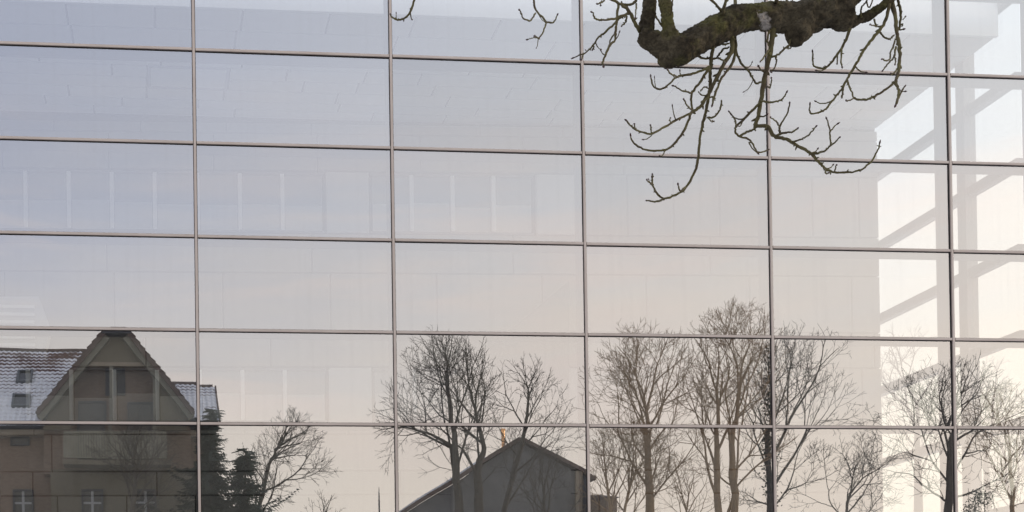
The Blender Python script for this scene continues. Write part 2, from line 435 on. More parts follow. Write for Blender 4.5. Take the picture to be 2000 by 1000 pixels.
for i in range(len(rows) - 1):
    y0, y1 = rows[i], rows[i + 1]
    x = XW + rng.uniform(.4, 1.2); js = [XW]
    if i == 0: x = -1.80 - 1.28 * 7
    if i == 1: x = -1.76 - 2.46 * 4
    while x < XE - .5:
        if x > XW + .1: js.append(x)
        x += 1.28 if i == 0 else 2.46 if i == 1 else rng.choice([.9, 1.28, 1.28, 1.9, 2.4])
    js.append(XE - .13)
    for q0, q1 in zip(js[:-1], js[1:]):
        if hy0 - .01 <= y0 and y1 <= hy1 + .01 and q1 > hx0 and q0 < hx1:
            if q0 < hx0: ceil_board(q0, hx0, y0, y1)
            if q1 > hx1: ceil_board(hx1, q1, y0, y1)
            continue
        ceil_board(q0, q1, y0, y1)
M['hatchf'] = material('hatch_frame', (0.40, 0.40, 0.45), 0.6)
q = MB(); e = .045
for (a0, a1, c0, c1) in ((hx0 + .01, hx1 - .01, hy0 + .01, hy0 + e), (hx0 + .01, hx1 - .01, hy1 - e, hy1 - .01), (hx0 + .01, hx0 + e, hy0 + e + .002, hy1 - e - .002), (hx1 - e, hx1 - .01, hy0 + e + .002, hy1 - e - .002)):
    q.box(a0, a1, c0, c1, ZC - .012, ZC + .021)
hatch = q.build('ceiling_hatch', M['hatchf'], ceil)
q = MB(); q.box(hx0 + e + .004, hx1 - e - .004, hy0 + e + .004, hy1 - e - .004, ZC + .004, ZC + .02); q.build('hatch_panel', M['plaster'], hatch)
# the ceiling box is the roof of the hall: white edge in the open air behind the top of the glass
q = MB(); q.box(XW, XE - .12, YF - .04, YF + .016, ZC - .004, 12.02)
struct(q.build('fascia', M['plaster']), 'white upstand edge of the flat hall roof')
q = MB(); q.box(XW - .3, XE - .13, YF + .018, YB + .09, ZC + .302, 11.95); struct(q.build('roof', M['roofing']), 'flat roof over the glazed hall')
q = MB(); q.box(XW, XE - .2, 0.33, YB + .1, 0.0, 0.05); struct(q.build('floor', M['floor']), 'pale stone floor of the glazed hall')
q = MB(); q.box(XW - .3, XW - .06, 0.31, YB + .15, 0, 11.62); struct(q.build('wall', M['block']), 'solid end wall closing the glazed hall')

# ------------------------------------------------------------------ end glazing (perpendicular to the glass wall)
eg = thing('end_glazing', 'glazed end wall of the hall with thick pale posts and rails showing white sky', 'glass wall', (XE, 2, 0))
yp0, yp1 = 1.43, 1.63
ez = [z + 0.17 for z in ZL[:-1]] + [0.10]
q = MB(); q.box(XE - .16, XE + .03, yp0, yp1, .05, 11.92); q.build('post', M['rail'], eg)
runs = [(.302, yp0 - .002), (yp1 + .002, 4.10)]
for (a, c) in runs:
    for z in ez:
        q = MB(); q.box(XE - .13, XE + .02, a, c, z - .07, z + .07); q.build('rail', M['rail'], eg)
    for z0, z1 in zip(ez[1:], ez[:-1]):
        q = MB(); q.box(XE - .06, XE - .036, a + .002, c - .002, z0 + .072, z1 - .072); q.build('glass_pane', M['clear'], eg)

# ================================================================== WHAT STANDS BEHIND THE CAMERA AND SHOWS IN THE GLASS
M['brick'] = material('brown_brick', (0.17, 0.115, 0.08), 0.85, (0.25, 0.185, 0.13), 5.0, bump=0.01, bscale=25, stretch=(1, 1, 3.2))
M['olive'] = material('olive_render', (0.135, 0.115, 0.078), 0.85, (0.185, 0.16, 0.11), 0.9)
M['boards'] = material('pale_boards', (0.165, 0.155, 0.115), 0.7, (0.215, 0.20, 0.15), 2.5)
M['sash'] = material('white_sash', (0.32, 0.32, 0.31), 0.6)
M['fence'] = material('weathered_boards', (0.185, 0.175, 0.125), 0.8, (0.25, 0.235, 0.175), 3.5)
M['tan'] = material('tan_eaves', (0.26, 0.21, 0.15), 0.7, (0.31, 0.26, 0.19), 2.0)
M['darkwin'] = material('dark_window_glass', (0.015, 0.016, 0.018), 0.08, spec=0.5)
M['slate'] = material('dark_ridge', (0.05, 0.05, 0.055), 0.7)
M['leadgrey'] = material('lead_flashing', (0.09, 0.10, 0.11), 0.5)
M['grey'] = material('grey_render', (0.115, 0.112, 0.106), 0.85, (0.165, 0.16, 0.15), 0.9)
M['steel'] = material('glint_tinted_flue', (0.98, 0.58, 0.30), 0.25, metal=1.0)  # orange of the low sun's glint is put into the metal colour
M['snow'] = material('snow', (0.80, 0.82, 0.87), 0.8, (0.86, 0.88, 0.91), 2.0, bump=0.01)

def tile_material():
    """clay pantile under thin snow: snow lies in the channel, the lip stays bare; bare patches near the ridge"""
    m = bpy.data.materials.new('snowy_clay_tile'); m.use_nodes = True; t = m.node_tree; b = t.nodes['Principled BSDF']
    b.inputs['Roughness'].default_value = 0.8
    geo = t.nodes.new('ShaderNodeNewGeometry')
    n = t.nodes.new('ShaderNodeTexNoise'); n.inputs['Scale'].default_value = 0.55; n.inputs['Detail'].default_value = 4
    t.links.new(geo.outputs['Position'], n.inputs['Vector'])
    n2 = t.nodes.new('ShaderNodeTexNoise'); n2.inputs['Scale'].default_value = 7; n2.inputs['Detail'].default_value = 3
    t.links.new(geo.outputs['Position'], n2.inputs['Vector'])
    uv = t.nodes.new('ShaderNodeUVMap'); uv.uv_map = 'tile'
    sp = t.nodes.new('ShaderNodeSeparateXYZ'); t.links.new(uv.outputs[0], sp.inputs[0])
    def mth(op, a, c):
        q = t.nodes.new('ShaderNodeMath'); q.operation = op
        for i, v in enumerate((a, c)):
            if isinstance(v, (int, float)): q.inputs[i].default_value = v
            else: t.links.new(v, q.inputs[i])
        return q.outputs[0]
    pz = t.nodes.new('ShaderNodeSeparateXYZ'); t.links.new(geo.outputs['Position'], pz.inputs[0])
    hgt = t.nodes.new('ShaderNodeMapRange'); hgt.inputs['From Min'].default_value = 12.0; hgt.inputs['From Max'].default_value = 15.8
    hgt.inputs['To Min'].default_value = 1.22; hgt.inputs['To Max'].default_value = 0.48; t.links.new(pz.outputs['Z'], hgt.inputs['Value'])
    # amount of snow along the tile (v: 0 lip .. 1 head), thinner on the roll of the tile
    amt = mth('ADD', hgt.outputs[0], mth('MULTIPLY', mth('SUBTRACT', n.outputs[0], 0.5), 1.5))
    amt = mth('ADD', amt, mth('MULTIPLY', mth('SUBTRACT', n2.outputs[0], 0.5), 0.5))
    th = mth('SUBTRACT', 1.02, mth('MULTIPLY', sp.outputs['Y'], 0.75))
    r = t.nodes.new('ShaderNodeMapRange'); r.inputs['From Min'].default_value = -0.10; r.inputs['From Max'].default_value = 0.12
    t.links.new(mth('SUBTRACT', amt, mth('MULTIPLY', th, 0.72)), r.inputs['Value'])
    x = t.nodes.new('ShaderNodeMix'); x.data_type = 'RGBA'
    cl = t.nodes.new('ShaderNodeMix'); cl.data_type = 'RGBA'; cl.inputs[6].default_value = (0.16, 0.065, 0.045, 1); cl.inputs[7].default_value = (0.075, 0.05, 0.045, 1)
    t.links.new(n2.outputs[0], cl.inputs[0]); t.links.new(cl.outputs[2], x.inputs[6])
    x.inputs[7].default_value = (0.84, 0.86, 0.90, 1)
    t.links.new(r.outputs[0], x.inputs[0]); t.links.new(x.outputs[2], b.inputs['Base Color'])
    return m
M['tile'] = tile_material()
TW, TL, TE = 0.215, 0.37, 0.30
def tile_geo():
    """S-shaped pantile, x across, y down the slope, z up; 9 profile points"""
    prof = []
    for i in range(9):
        a = i / 8; prof.append((TW * (a - .5) * 1.04, 0.022 * math.sin(2 * math.pi * (a - .1)) + 0.012))
    return prof
def add_tile(b, uvs, T):
    prof = tile_geo(); k = len(b.v)
    for (y, dz) in ((-TL + .02, -0.012), (0.0, 0.022)):
        for (x, z) in prof: b.v.append(tuple(T @ Vector((x, y, z + dz))))
    for (x, z) in prof: b.v.append(tuple(T @ Vector((x, 0.004, z - .012))))
    for i in range(8):
        b.face([k + i, k + 9 + i, k + 10 + i, k + 1 + i][::-1] if False else [k + i + 1, k + i, k + 9 + i, k + 10 + i]); uvs += [((i + 1) / 8, 1), (i / 8, 1), (i / 8, 0), ((i + 1) / 8, 0)]
    for i in range(8):
        b.face([k + 10 + i, k + 9 + i, k + 18 + i, k + 19 + i]); uvs += [(0, -.6)] * 4
def tile_mesh_from(b, uvs, name, origin=(0, 0, 0)):
    m = b.mesh(name, M['tile'], True, origin)
    l = m.uv_layers.new(name='tile'); l.data.foreach_set('uv', np.array(uvs, dtype=np.float32).ravel()); return m
_tb, _tu = MB(), []; add_tile(_tb, _tu, Matrix.Identity(4)); TILE = tile_mesh_from(_tb, _tu, 'roof_tile')
def tiled_slope(roof, x0, x1, y_e, z_e, y_r, z_r, keep, budget):
    """cover a slope facing the glass; keep(x, z) says whether a tile shows in the picture"""
    sl_ = math.hypot(y_r - y_e, z_r - z_e); pitch = math.atan2(z_r - z_e, y_e - y_r)
    nr = int(sl_ / TE); cand = []
    for r in range(nr):
        v = r * TE
        y = y_e - math.cos(pitch) * v; z = z_e + math.sin(pitch) * v
        n = int((x1 - x0) / TW)
        for c in range(n):
            x = x0 + TW * (c + .5); cand.append((x, y + .01 * math.sin(pitch), z + .02))
    shown = [c for c in cand if keep(c[0], c[2])][:budget]; ss = set(shown)
    base = world_loc(roof)
    for (x, y, z) in shown:
        o = bpy.data.objects.new('roof_tile', TILE); C.objects.link(o); o.parent = roof
        o.location = Vector((x, y, z)) - base; o.rotation_euler = (-pitch + rng.gauss(0, .008), 0, rng.gauss(0, .006))
    b, u = MB(), []
    for (x, y, z) in cand:
        if (x, y, z) in ss: continue
        add_tile(b, u, Matrix.Translation((x, y, z)) @ Matrix.Rotation(-pitch, 4, 'X'))
    if b.v:
        o = link('roof_tiles', tile_mesh_from(b, u, 'roof_tiles', tuple(base)), roof); o['kind'] = 'stuff'
    return len(shown)

# ------------------------------------------------------------------ tall brick house with timbered gable
YV = 31.0
def hx(px, yv=YV, py=800): return float(at_y(px, py, yv)[0])
def hz(py, yv=YV, px=230): return float(at_y(px, py, yv)[2])
house = thing('brick_house', 'brick house with snow dusted tiled roof and timber gable, mirrored in the left panes', 'house', (hx(230), -34, 0))
yw = -32.2                                        # wall plane (faces the glass)
xl, xr = hx(-330, 32.2), hx(424, 32.2)
b = MB(); b.box(xl, xr, -43, yw, 0, hz(840, 32.2)); b.build('wall', M['brick'], house)
# gable projection
gx0, gx1 = hx(80), hx(378); zg = hz(836)
apx, apz = hx(228), hz(640)
b = MB()                                          # body under the gable, olive render, below the balcony
b.box(hx(100), hx(378), yw + .002, -31.0, 0, hz(914)); b.build('bay', M['olive'], house)
# side panels and upper triangle in the gable plane
def zline(px):                                    # roof line of the gable in pixels
    return 655 + (205 - px) / (205 - 72) * 157 if px < 228 else 655 + (px - 255) / (379 - 255) * 157
b = MB()
tri = [(hx(166), hz(716)), (hx(291), hz(716)), (hx(240), hz(652)), (hx(216), hz(652))]
b.prism(tri, 'y', -31.16, -31.0); b.build('gable_panel', M['olive'], house)
b = MB()
b.prism([(hx(84), hz(836)), (hx(140), hz(836)), (hx(140), hz(736))], 'y', -31.16, -31.0)
b.prism([(hx(304), hz(836)), (hx(370), hz(836)), (hx(304), hz(722))], 'y', -31.16, -31.0)
b.build('gable_panel', M['olive'], house)
b = MB(); b.prism([(hx(84), hz(918)), (hx(376), hz(918)), (hx(376), hz(826)), (hx(258), hz(662)), (hx(202), hz(662)), (hx(84), hz(826))], 'y', yw + .003, yw + .55)
b.build('loggia_wall', M['brick'], house)
b = MB(); b.box(hx(152), hx(300), -31.22, -30.93, hz(722), hz(714)); b.build('collar_beam', M['tan'], house)
for px in (218, 303):
    b = MB(); b.box(hx(px) - .075, hx(px) + .075, -31.1, -30.9, hz(905), hz(722)); b.build('post', M['boards'], house)
def barge(pa, pb, wpx):
    b = MB(); (xa, za), (xc, zc) = pa, pb
    d = Vector((xc - xa, zc - za)); d.normalize(); n = Vector((d.y, -d.x))
    if n.y > 0: n = -n
    w = wpx / 50.0
    b.prism([(xa, za), (xc, zc), (xc + n.x * w, zc + n.y * w), (xa + n.x * w, za + n.y * w)], 'y', -31.0, -30.72)
    b.build('bargeboard', M['boards'], house)
barge((hx(206), hz(662)), (hx(74), hz(820)), 13)
barge((hx(253), hz(662)), (hx(379), hz(820)), 13)
# roof planes of the gable: thick tiled slabs with a serrated edge, clipped by a small hip
roofg = link('roof', None, house, (hx(228), -33, hz(720)))
def slope_slab(xa, za, xc, zc, t=.16):
    b = MB(); d = Vector((xc - xa, zc - za)).normalized(); n = Vector((-d.y, d.x)); n = n if n.y > 0 else -n
    b.prism([(xa, za), (xc, zc), (xc + n.x * t, zc + n.y * t), (xa + n.x * t, za + n.y * t)], 'y', -40, -30.62)
    L = math.hypot(xc - xa, zc - za); k = int(L / .3)
    for i in range(k):
        s0 = i * .3; px_ = xa + d.x * s0 + n.x * t; pz_ = za + d.y * s0 + n.y * t
        b.prism([(px_, pz_), (px_ + d.x * .30, pz_ + d.y * .30), (px_ + d.x * .29 + n.x * .05, pz_ + d.y * .29 + n.y * .05)], 'y', -40, -30.6)
    b.build('slope', M['tile_dark'], roofg)
M['tile_dark'] = material('old_clay_tile', (0.085, 0.05, 0.04), 0.8, (0.14, 0.10, 0.08), 4.0)
slope_slab(hx(209), hz(663), hx(78), hz(819)); slope_slab(hx(250), hz(663), hx(374), hz(819))
b = MB(); b.prism([(hx(200), hz(663)), (hx(259), hz(663)), (hx(244), hz(647)), (hx(214), hz(647))], 'y', -34, -30.6); b.build('hip', M['slate'], roofg)
b = MB(); b.prism([(hx(207), hz(649)), (hx(250), hz(649)), (hx(242), hz(643)), (hx(214), hz(643))], 'y', -40, -30.65); b.build('ridge', M['slate'], roofg)
# arched window, dark windows
def window(x0, x1, z0, z1, y, muntin=True, arch=False, name='window', frame='slate', fw=.07):
    w = link(name, None, house, ((x0 + x1) / 2, y, z0)); f = MB()
    f.box(x0, x0 + fw, y, y + .10, z0, z1); f.box(x1 - fw, x1, y, y + .10, z0, z1)
    f.box(x0 + fw, x1 - fw, y, y + .10, z0, z0 + fw); f.box(x0 + fw, x1 - fw, y, y + .10, z1 - fw, z1)
    if muntin:
        xm = (x0 + x1) / 2; zm = z0 + (z1 - z0) * .62
        g = MB(); g.box(xm - .05, xm + .05, y + .002, y + .06, z0 + fw, z1 - fw); g.box(x0 + fw, xm - .05, y + .002, y + .055, zm - .04, zm + .04); g.box(xm + .05, x1 - fw, y + .002, y + .055, zm - .04, zm + .04)
        g.build('muntin', M['sash'], w)
        g = MB(); g.box(x0 - .06, x1 + .06, y + .001, y + .15, z0 - .07, z0 - .002); g.build('sill', M['tan'], w)
    f.build('frame', M[frame], w)
    q = MB(); q.box(x0 + .02, x1 - .02, y + .005, y + .04, z0 + .02, z1 - .02); q.build('pane', M['darkwin'], w)
    return w
yl = yw + .55
window(hx(155, 32), hx(209, 32), hz(905, 32), hz(794, 32), yl, False, frame='slate')
window(hx(250, 32), hx(300, 32), hz(905, 32), hz(796, 32), yl, False, frame='slate')
aw = link('arched_window', None, house, (hx(229, 32), yl, hz(782, 32)))
q = MB(); xa_, xb_, zs = hx(207, 32), hx(246, 32), hz(728, 32); za_ = hz(784, 32); rr = (xb_ - xa_) / 2
poly = [(xa_, za_), (xb_, za_)] + [((xa_ + xb_) / 2 + rr * math.cos(a), zs + rr * math.sin(a)) for a in [math.pi * i / 10 for i in range(11)]]
q.prism(poly, 'y', yl + .001, yl + .05); q.build('surround', M['slate'], aw)
q = MB(); cxa = hx(231, 32); cza = hz(732, 32)
q.prism([(cxa + .2 * math.cos(a), cza + .2 * math.sin(a)) for a in [2 * math.pi * i / 18 for i in range(18)]], 'y', yl + .05, yl + .07); q.build('pane', M['leadgrey'], aw)
# balcony
bal = link('balcony', None, house, (hx(228), -30.4, hz(908)))
q = MB(); q.box(hx(128), hx(334), -31.0, -30.1, hz(912), hz(903)); q.build('slab', M['olive'], bal)
q = MB(); q.box(hx(130), hx(326), -30.22, -30.14, hz(852), hz(848)); q.box(hx(130), hx(326), -30.22, -30.14, hz(900), hz(897)); q.build('rail', M['fence'], bal)
x = hx(131)
sm_ = MB(); sm_.box(-.043, .043, 0, .022, 0, hz(851) - hz(898)); slm = sm_.mesh('slat', M['fence'])
while x < hx(325):
    link('slat', slm, bal, (x, -30.20 + .005 * rng.random(), hz(898))); x += .098
# eaves and gutters of the main roof
for (a, c) in ((-330, 104), (372, 428)):
    q = MB(); q.box(hx(a, 32), hx(c, 32), yw, yw + .42, hz(849, 32), hz(838, 32)); q.build('eaves_board', M['tan'], house)
    q = MB(); q.tube([(hx(a, 32), yw + .47, hz(834, 32)), (hx(c, 32), yw + .47, hz(834, 32))], [.07, .07], 8); q.build('gutter', M['slate'], house)
q = MB(); q.tube([(hx(106, 32), yw + .08, 0), (hx(106, 32), yw + .08, hz(836, 32))], [.05, .05], 8); q.build('downpipe', M['slate'], house)
# windows below the eaves and on the floor under the balcony
window(hx(22, 32), hx(58, 32), hz(866, 32), hz(846, 32), yw + .001, False, frame='slate')
for z1, z0 in ((953, 1022), (1088, 1160), (1225, 1290)):
    window(hx(26, 32), hx(66, 32), hz(z0, 32), hz(z1, 32), yw + .001)
    window(hx(-80, 32), hx(-40, 32), hz(z0, 32), hz(z1, 32), yw + .001)
    window(hx(-190, 32), hx(-150, 32), hz(z0, 32), hz(z1, 32), yw + .001)
    window(hx(160), hx(203), hz(z0), hz(z1), -30.999); window(hx(262), hx(305), hz(z0), hz(z1), -30.999)
# main roof: slope facing the glass
ze = hz(829, 31.7, 60); ye = -31.7; yr = -36.4; zr = hz(692, 36.4, 60)
rm = link('roof', None, house, (hx(-100), -36, zr))
q = MB(); q.prism([(ye + .06, ze - .10), (yr, zr - .10), (yr - (ye - yr), ze - .10)], 'x', xl - .3, hx(176, 36)); q.build('rafter_body', M['slate'], rm)
def keep_left(x, z): return hx(-16, 33) < x < hx(186 if z > hz(720, 34) else 110 + (hz(820, 32) * 0 ), 34) + max(0, (z - ze)) * .75
n1 = tiled_slope(rm, xl - .3, hx(178, 35), ye, ze, yr, zr, keep_left, 236)
q = MB()
x = xl - .3; ridge_pts = []
while x < hx(178, 36): q.tube([(x, yr, zr - .01), (x + .34, yr, zr + .01)], [.115, .10], 8); x += .32
q.build('ridge', M['tile_dark'], rm)
# lower roof on the right
zr2 = hz(757, 34.4, 390); yr2 = -34.4; ze2 = hz(825, 31.7, 400)
rr2 = link('roof', None, house, (hx(390), -33, zr2))
q = MB(); q.prism([(ye + .06, ze2 - .10), (yr2, zr2 - .10), (yr2 - (ye - yr2), ze2 - .10)], 'x', hx(330, 34), hx(415, 34)); q.build('rafter_body', M['slate'], rr2)
n2 = tiled_slope(rr2, hx(335, 33), hx(420, 33), ye, ze2, yr2, zr2, lambda x, z: True, 64)
q = MB(); x = hx(335, 34)
while x < hx(408, 34): q.tube([(x, yr2, zr2 - .01), (x + .34, yr2, zr2 + .01)], [.115, .10], 8); x += .32
q.build('ridge', M['tile_dark'], rr2)
q = MB(); xv = hx(335, 33) + TW * int((hx(420, 33) - hx(335, 33)) / TW) + .005; q.prism([(ye + .05, ze2 - .06), (yr2, zr2 - .06), (yr2, zr2 + .06), (ye + .05, ze2 + .06)], 'x', xv, xv + .07); q.build('verge', M['tile_dark'], rr2)
# roof windows
pm_ = math.atan2(zr - ze, ye - yr)
for (p0, p1, q0, q1) in ((35, 65, 728, 750), (24, 60, 787, 815)):
    zc_ = (hz(q0, 33.8) + hz(q1, 33.8)) / 2
    yc_ = ye - (zc_ - ze) / math.tan(pm_)
    w = link('skylight', None, house, ((hx(p0, -yc_) + hx(p1, -yc_)) / 2, yc_, zc_)); w.rotation_euler = (-pm_, 0, 0)
    hw = (hx(p1, -yc_) - hx(p0, -yc_)) / 2; hh = .48
    f = MB(); f.box(-hw, -hw + .09, -hh, hh, .02, .16); f.box(hw - .09, hw, -hh, hh, .02, .16); f.box(-hw + .09, hw - .09, -hh, -hh + .09, .02, .16); f.box(-hw + .09, hw - .09, hh - .09, hh, .02, .16)
    fo = bpy.data.objects.new('frame', f.mesh('frame', M['leadgrey'])); C.objects.link(fo); fo.parent = w
    f = MB(); f.box(-hw + .08, hw - .08, -hh + .08, hh - .08, .03, .10)
    fo = bpy.data.objects.new('pane', f.mesh('pane', M['darkwin'])); C.objects.link(fo); fo.parent = w

# ------------------------------------------------------------------ grey gabled house further off
Y2 = 52.0
def gx(px, py=930): return float(at_y(px, py, Y2)[0])
def gz(py, px=1015): return float(at_y(px, py, Y2)[2])
h2 = thing('grey_house', 'plain grey gabled house with a metal flue tinted orange like a sun glint, mirrored behind bare trees', 'house', (gx(1000), -Y2 - 5, 0))
pts = [(gx(792), gz(1004)), (gx(1014), gz(866)), (gx(1152), gz(938))]
b = MB(); b.prism([(gx(800), 0), (gx(1150), 0), (gx(1150), gz(940)), (gx(1014), gz(869)), (gx(800), gz(1001))], 'y', -Y2 - 11, -Y2); b.build('wall', M['grey'], h2)
rf = link('roof', None, h2, (gx(1014), -Y2 - 5, gz(866)))
for (a, c, mt) in ((pts[0], pts[1], 'snow'), (pts[1], pts[2], 'tile_dark')):
    d = Vector((c[0] - a[0], c[1] - a[1])).normalized(); n = Vector((-d.y, d.x)); n = n if n.y > 0 else -n
    a2 = (a[0] - d.x * .3, a[1] - d.y * .3) if mt == 'snow' else a
    c2 = (c[0] + d.x * .3, c[1] + d.y * .3) if mt != 'snow' else c
    q = MB(); q.prism([a2, c2, (c2[0] + n.x * .2, c2[1] + n.y * .2), (a2[0] + n.x * .2, a2[1] + n.y * .2)], 'y', -Y2 - 11.3, -Y2 + .35); q.build('slope', M['tile_dark'], rf)
    if mt == 'snow':
        q = MB(); k = 14
        for i in range(1, k - 4):
            s0, s1 = i / k + .01 * rng.random(), (i + .75 + .2 * rng.random()) / k
            p0 = (a[0] + (c[0] - a[0]) * s0, a[1] + (c[1] - a[1]) * s0); p1 = (a[0] + (c[0] - a[0]) * s1, a[1] + (c[1] - a[1]) * s1)
            q.prism([(p0[0] + n.x * .2, p0[1] + n.y * .2), (p1[0] + n.x * .2, p1[1] + n.y * .2), (p1[0] + n.x * .3, p1[1] + n.y * .3), (p0[0] + n.x * .29, p0[1] + n.y * .29)], 'y', -Y2 - 9, -Y2 + .3 - .1 * rng.random())
        q.build('snow', M['snow'], rf)
q = MB(); xf = gx(988); q.tube([(xf, -Y2 - .6, gz(884)), (xf, -Y2 - .6, gz(866)), (xf, -Y2 - .6, gz(842))], [.10] * 3, 36); q.tube([(xf, -Y2 - .6, gz(842)), (xf, -Y2 - .6, gz(839))], [.13, .13], 14)
q.build('flue', M['steel'], h2)
q = MB(); q.box(gx(1121), gx(1134), -Y2 - .002, -Y2 + .22, 0, gz(926)); q.build('pilaster', M['tan'], h2)
q = MB(); q.box(gx(1136), gx(1150), -Y2 - .002, -Y2 + .15, 0, gz(936)); q.build('shutter_strip', M['slate'], h2)
h3 = thing('shed', 'low brown outbuilding beside the grey gabled house', 'shed', (gx(1170), -50, 0))
q = MB(); q.box(gx(1153), gx(1173), -55, -49.5, 0, gz(985)); q.build('wall', M['brick'], h3)
q = MB(); q.prism([(-49.1, gz(987)), (-55.4, gz(987)), (-52.2, gz(968))], 'x', gx(1151.5), gx(1175)); q.build('roof', M['tile_dark'], h3)
ms = thing('mast', 'thin pointed mast far off between two bare trees', 'mast', (float(at_y(743, 990, 95)[0]), -95, 0))
q = MB(); mx_ = ms.location.x; zt = float(at_y(743, 962, 95)[2]); q.tube([(mx_, -95, 0), (mx_, -95, zt - 1.2), (mx_, -95, zt)], [.09, .07, .02], 6); q.build('pole', M['slate'], ms)

# ================================================================== BARE TREES
M['bark'] = material('dark_bark', (0.065, 0.053, 0.040), 0.9, (0.11, 0.09, 0.066), 6.0)
M['barkb'] = material('brown_bark', (0.27, 0.175, 0.09), 0.9, (0.36, 0.25, 0.14), 6.0)
M['barkg'] = material('pale_bark', (0.13, 0.12, 0.105), 0.9, (0.18, 0.165, 0.145), 6.0)
M['ivy'] = material('dark_ivy', (0.022, 0.034, 0.016), 0.6, (0.04, 0.055, 0.025), 3.0)
M['needle'] = material('spruce_needles', (0.018, 0.030, 0.018), 0.7, (0.032, 0.046, 0.026), 2.0)

class Tubes:
    """fast collector of tapered twigs: every polyline becomes a closed ring tube"""
    def __init__(s): s.by = {}
    def add(s, pts, rads, sides): s.by.setdefault((len(pts), sides), []).append((pts, rads))
    def mesh(s, name, mat, origin, smooth=True):
        V = []; F = []; off = 0
        for (n, k), items in s.by.items():
            P = np.array([i[0] for i in items], float); Rr = np.array([i[1] for i in items], float)
            T = np.empty_like(P); T[:, 1:-1] = P[:, 2:] - P[:, :-2]; T[:, 0] = P[:, 1] - P[:, 0]; T[:, -1] = P[:, -1] - P[:, -2]
            T /= np.linalg.norm(T, axis=2, keepdims=True) + 1e-12
            mean = P[:, -1] - P[:, 0]; mean /= np.linalg.norm(mean, axis=1, keepdims=True) + 1e-12
            ref = np.where(np.abs(mean[:, 2:3]) < .8, np.array([[0, 0, 1.0]]), np.array([[1.0, 0, 0]]))[:, None, :]
            E = ref - T * (T * ref).sum(2, keepdims=True); E /= np.linalg.norm(E, axis=2, keepdims=True) + 1e-12
            B = np.cross(T, E); an = 2 * np.pi * np.arange(k) / k
            ring = P[:, :, None, :] + Rr[:, :, None, None] * (E[:, :, None, :] * np.cos(an)[None, None, :, None] + B[:, :, None, :] * np.sin(an)[None, None, :, None])
            m = len(items); V.append(ring.reshape(-1, 3))
            base = off + (np.arange(m) * n * k)[:, None, None]; i = (np.arange(n - 1) * k)[None, :, None]; q = np.arange(k)[None, None, :]; q2 = (np.arange(k)[None, None, :] + 1) % k
            f = np.stack([base + i + q, base + i + q2, base + i + k + q2, base + i + k + q], -1).reshape(-1, 4)
            F.append(f); off += m * n * k
        V = np.concatenate(V) - np.array(origin); F = np.concatenate(F)
        me = bpy.data.meshes.new(name)
        me.vertices.add(len(V)); me.vertices.foreach_set('co', V.astype(np.float32).ravel())
        me.loops.add(F.size); me.loops.foreach_set('vertex_index', F.astype(np.int32).ravel())
        me.polygons.add(len(F)); me.polygons.foreach_set('loop_start', np.arange(0, F.size, 4, dtype=np.int32)); me.polygons.foreach_set('loop_total', np.full(len(F), 4, np.int32))
        me.polygons.foreach_set('use_smooth', np.ones(len(F), bool))
        me.materials.append(mat); me.update(calc_edges=True); me.validate(); return me

def vnorm(v):
    l = math.sqrt(v[0] * v[0] + v[1] * v[1] + v[2] * v[2]) + 1e-9; return (v[0] / l, v[1] / l, v[2] / l)
def perp_turn(d, ang, az):
    a = (1, 0, 0) if abs(d[2]) > .9 else (0, 0, 1)
    e = vnorm((d[1] * a[2] - d[2] * a[1], d[2] * a[0] - d[0] * a[2], d[0] * a[1] - d[1] * a[0]))
    f = (d[1] * e[2] - d[2] * e[1], d[2] * e[0] - d[0] * e[2], d[0] * e[1] - d[1] * e[0])
    c, s_ = math.cos(ang), math.sin(ang); ca, sa = math.cos(az), math.sin(az)
    return vnorm(tuple(d[i] * c + s_ * (e[i] * ca + f[i] * sa) for i in range(3)))

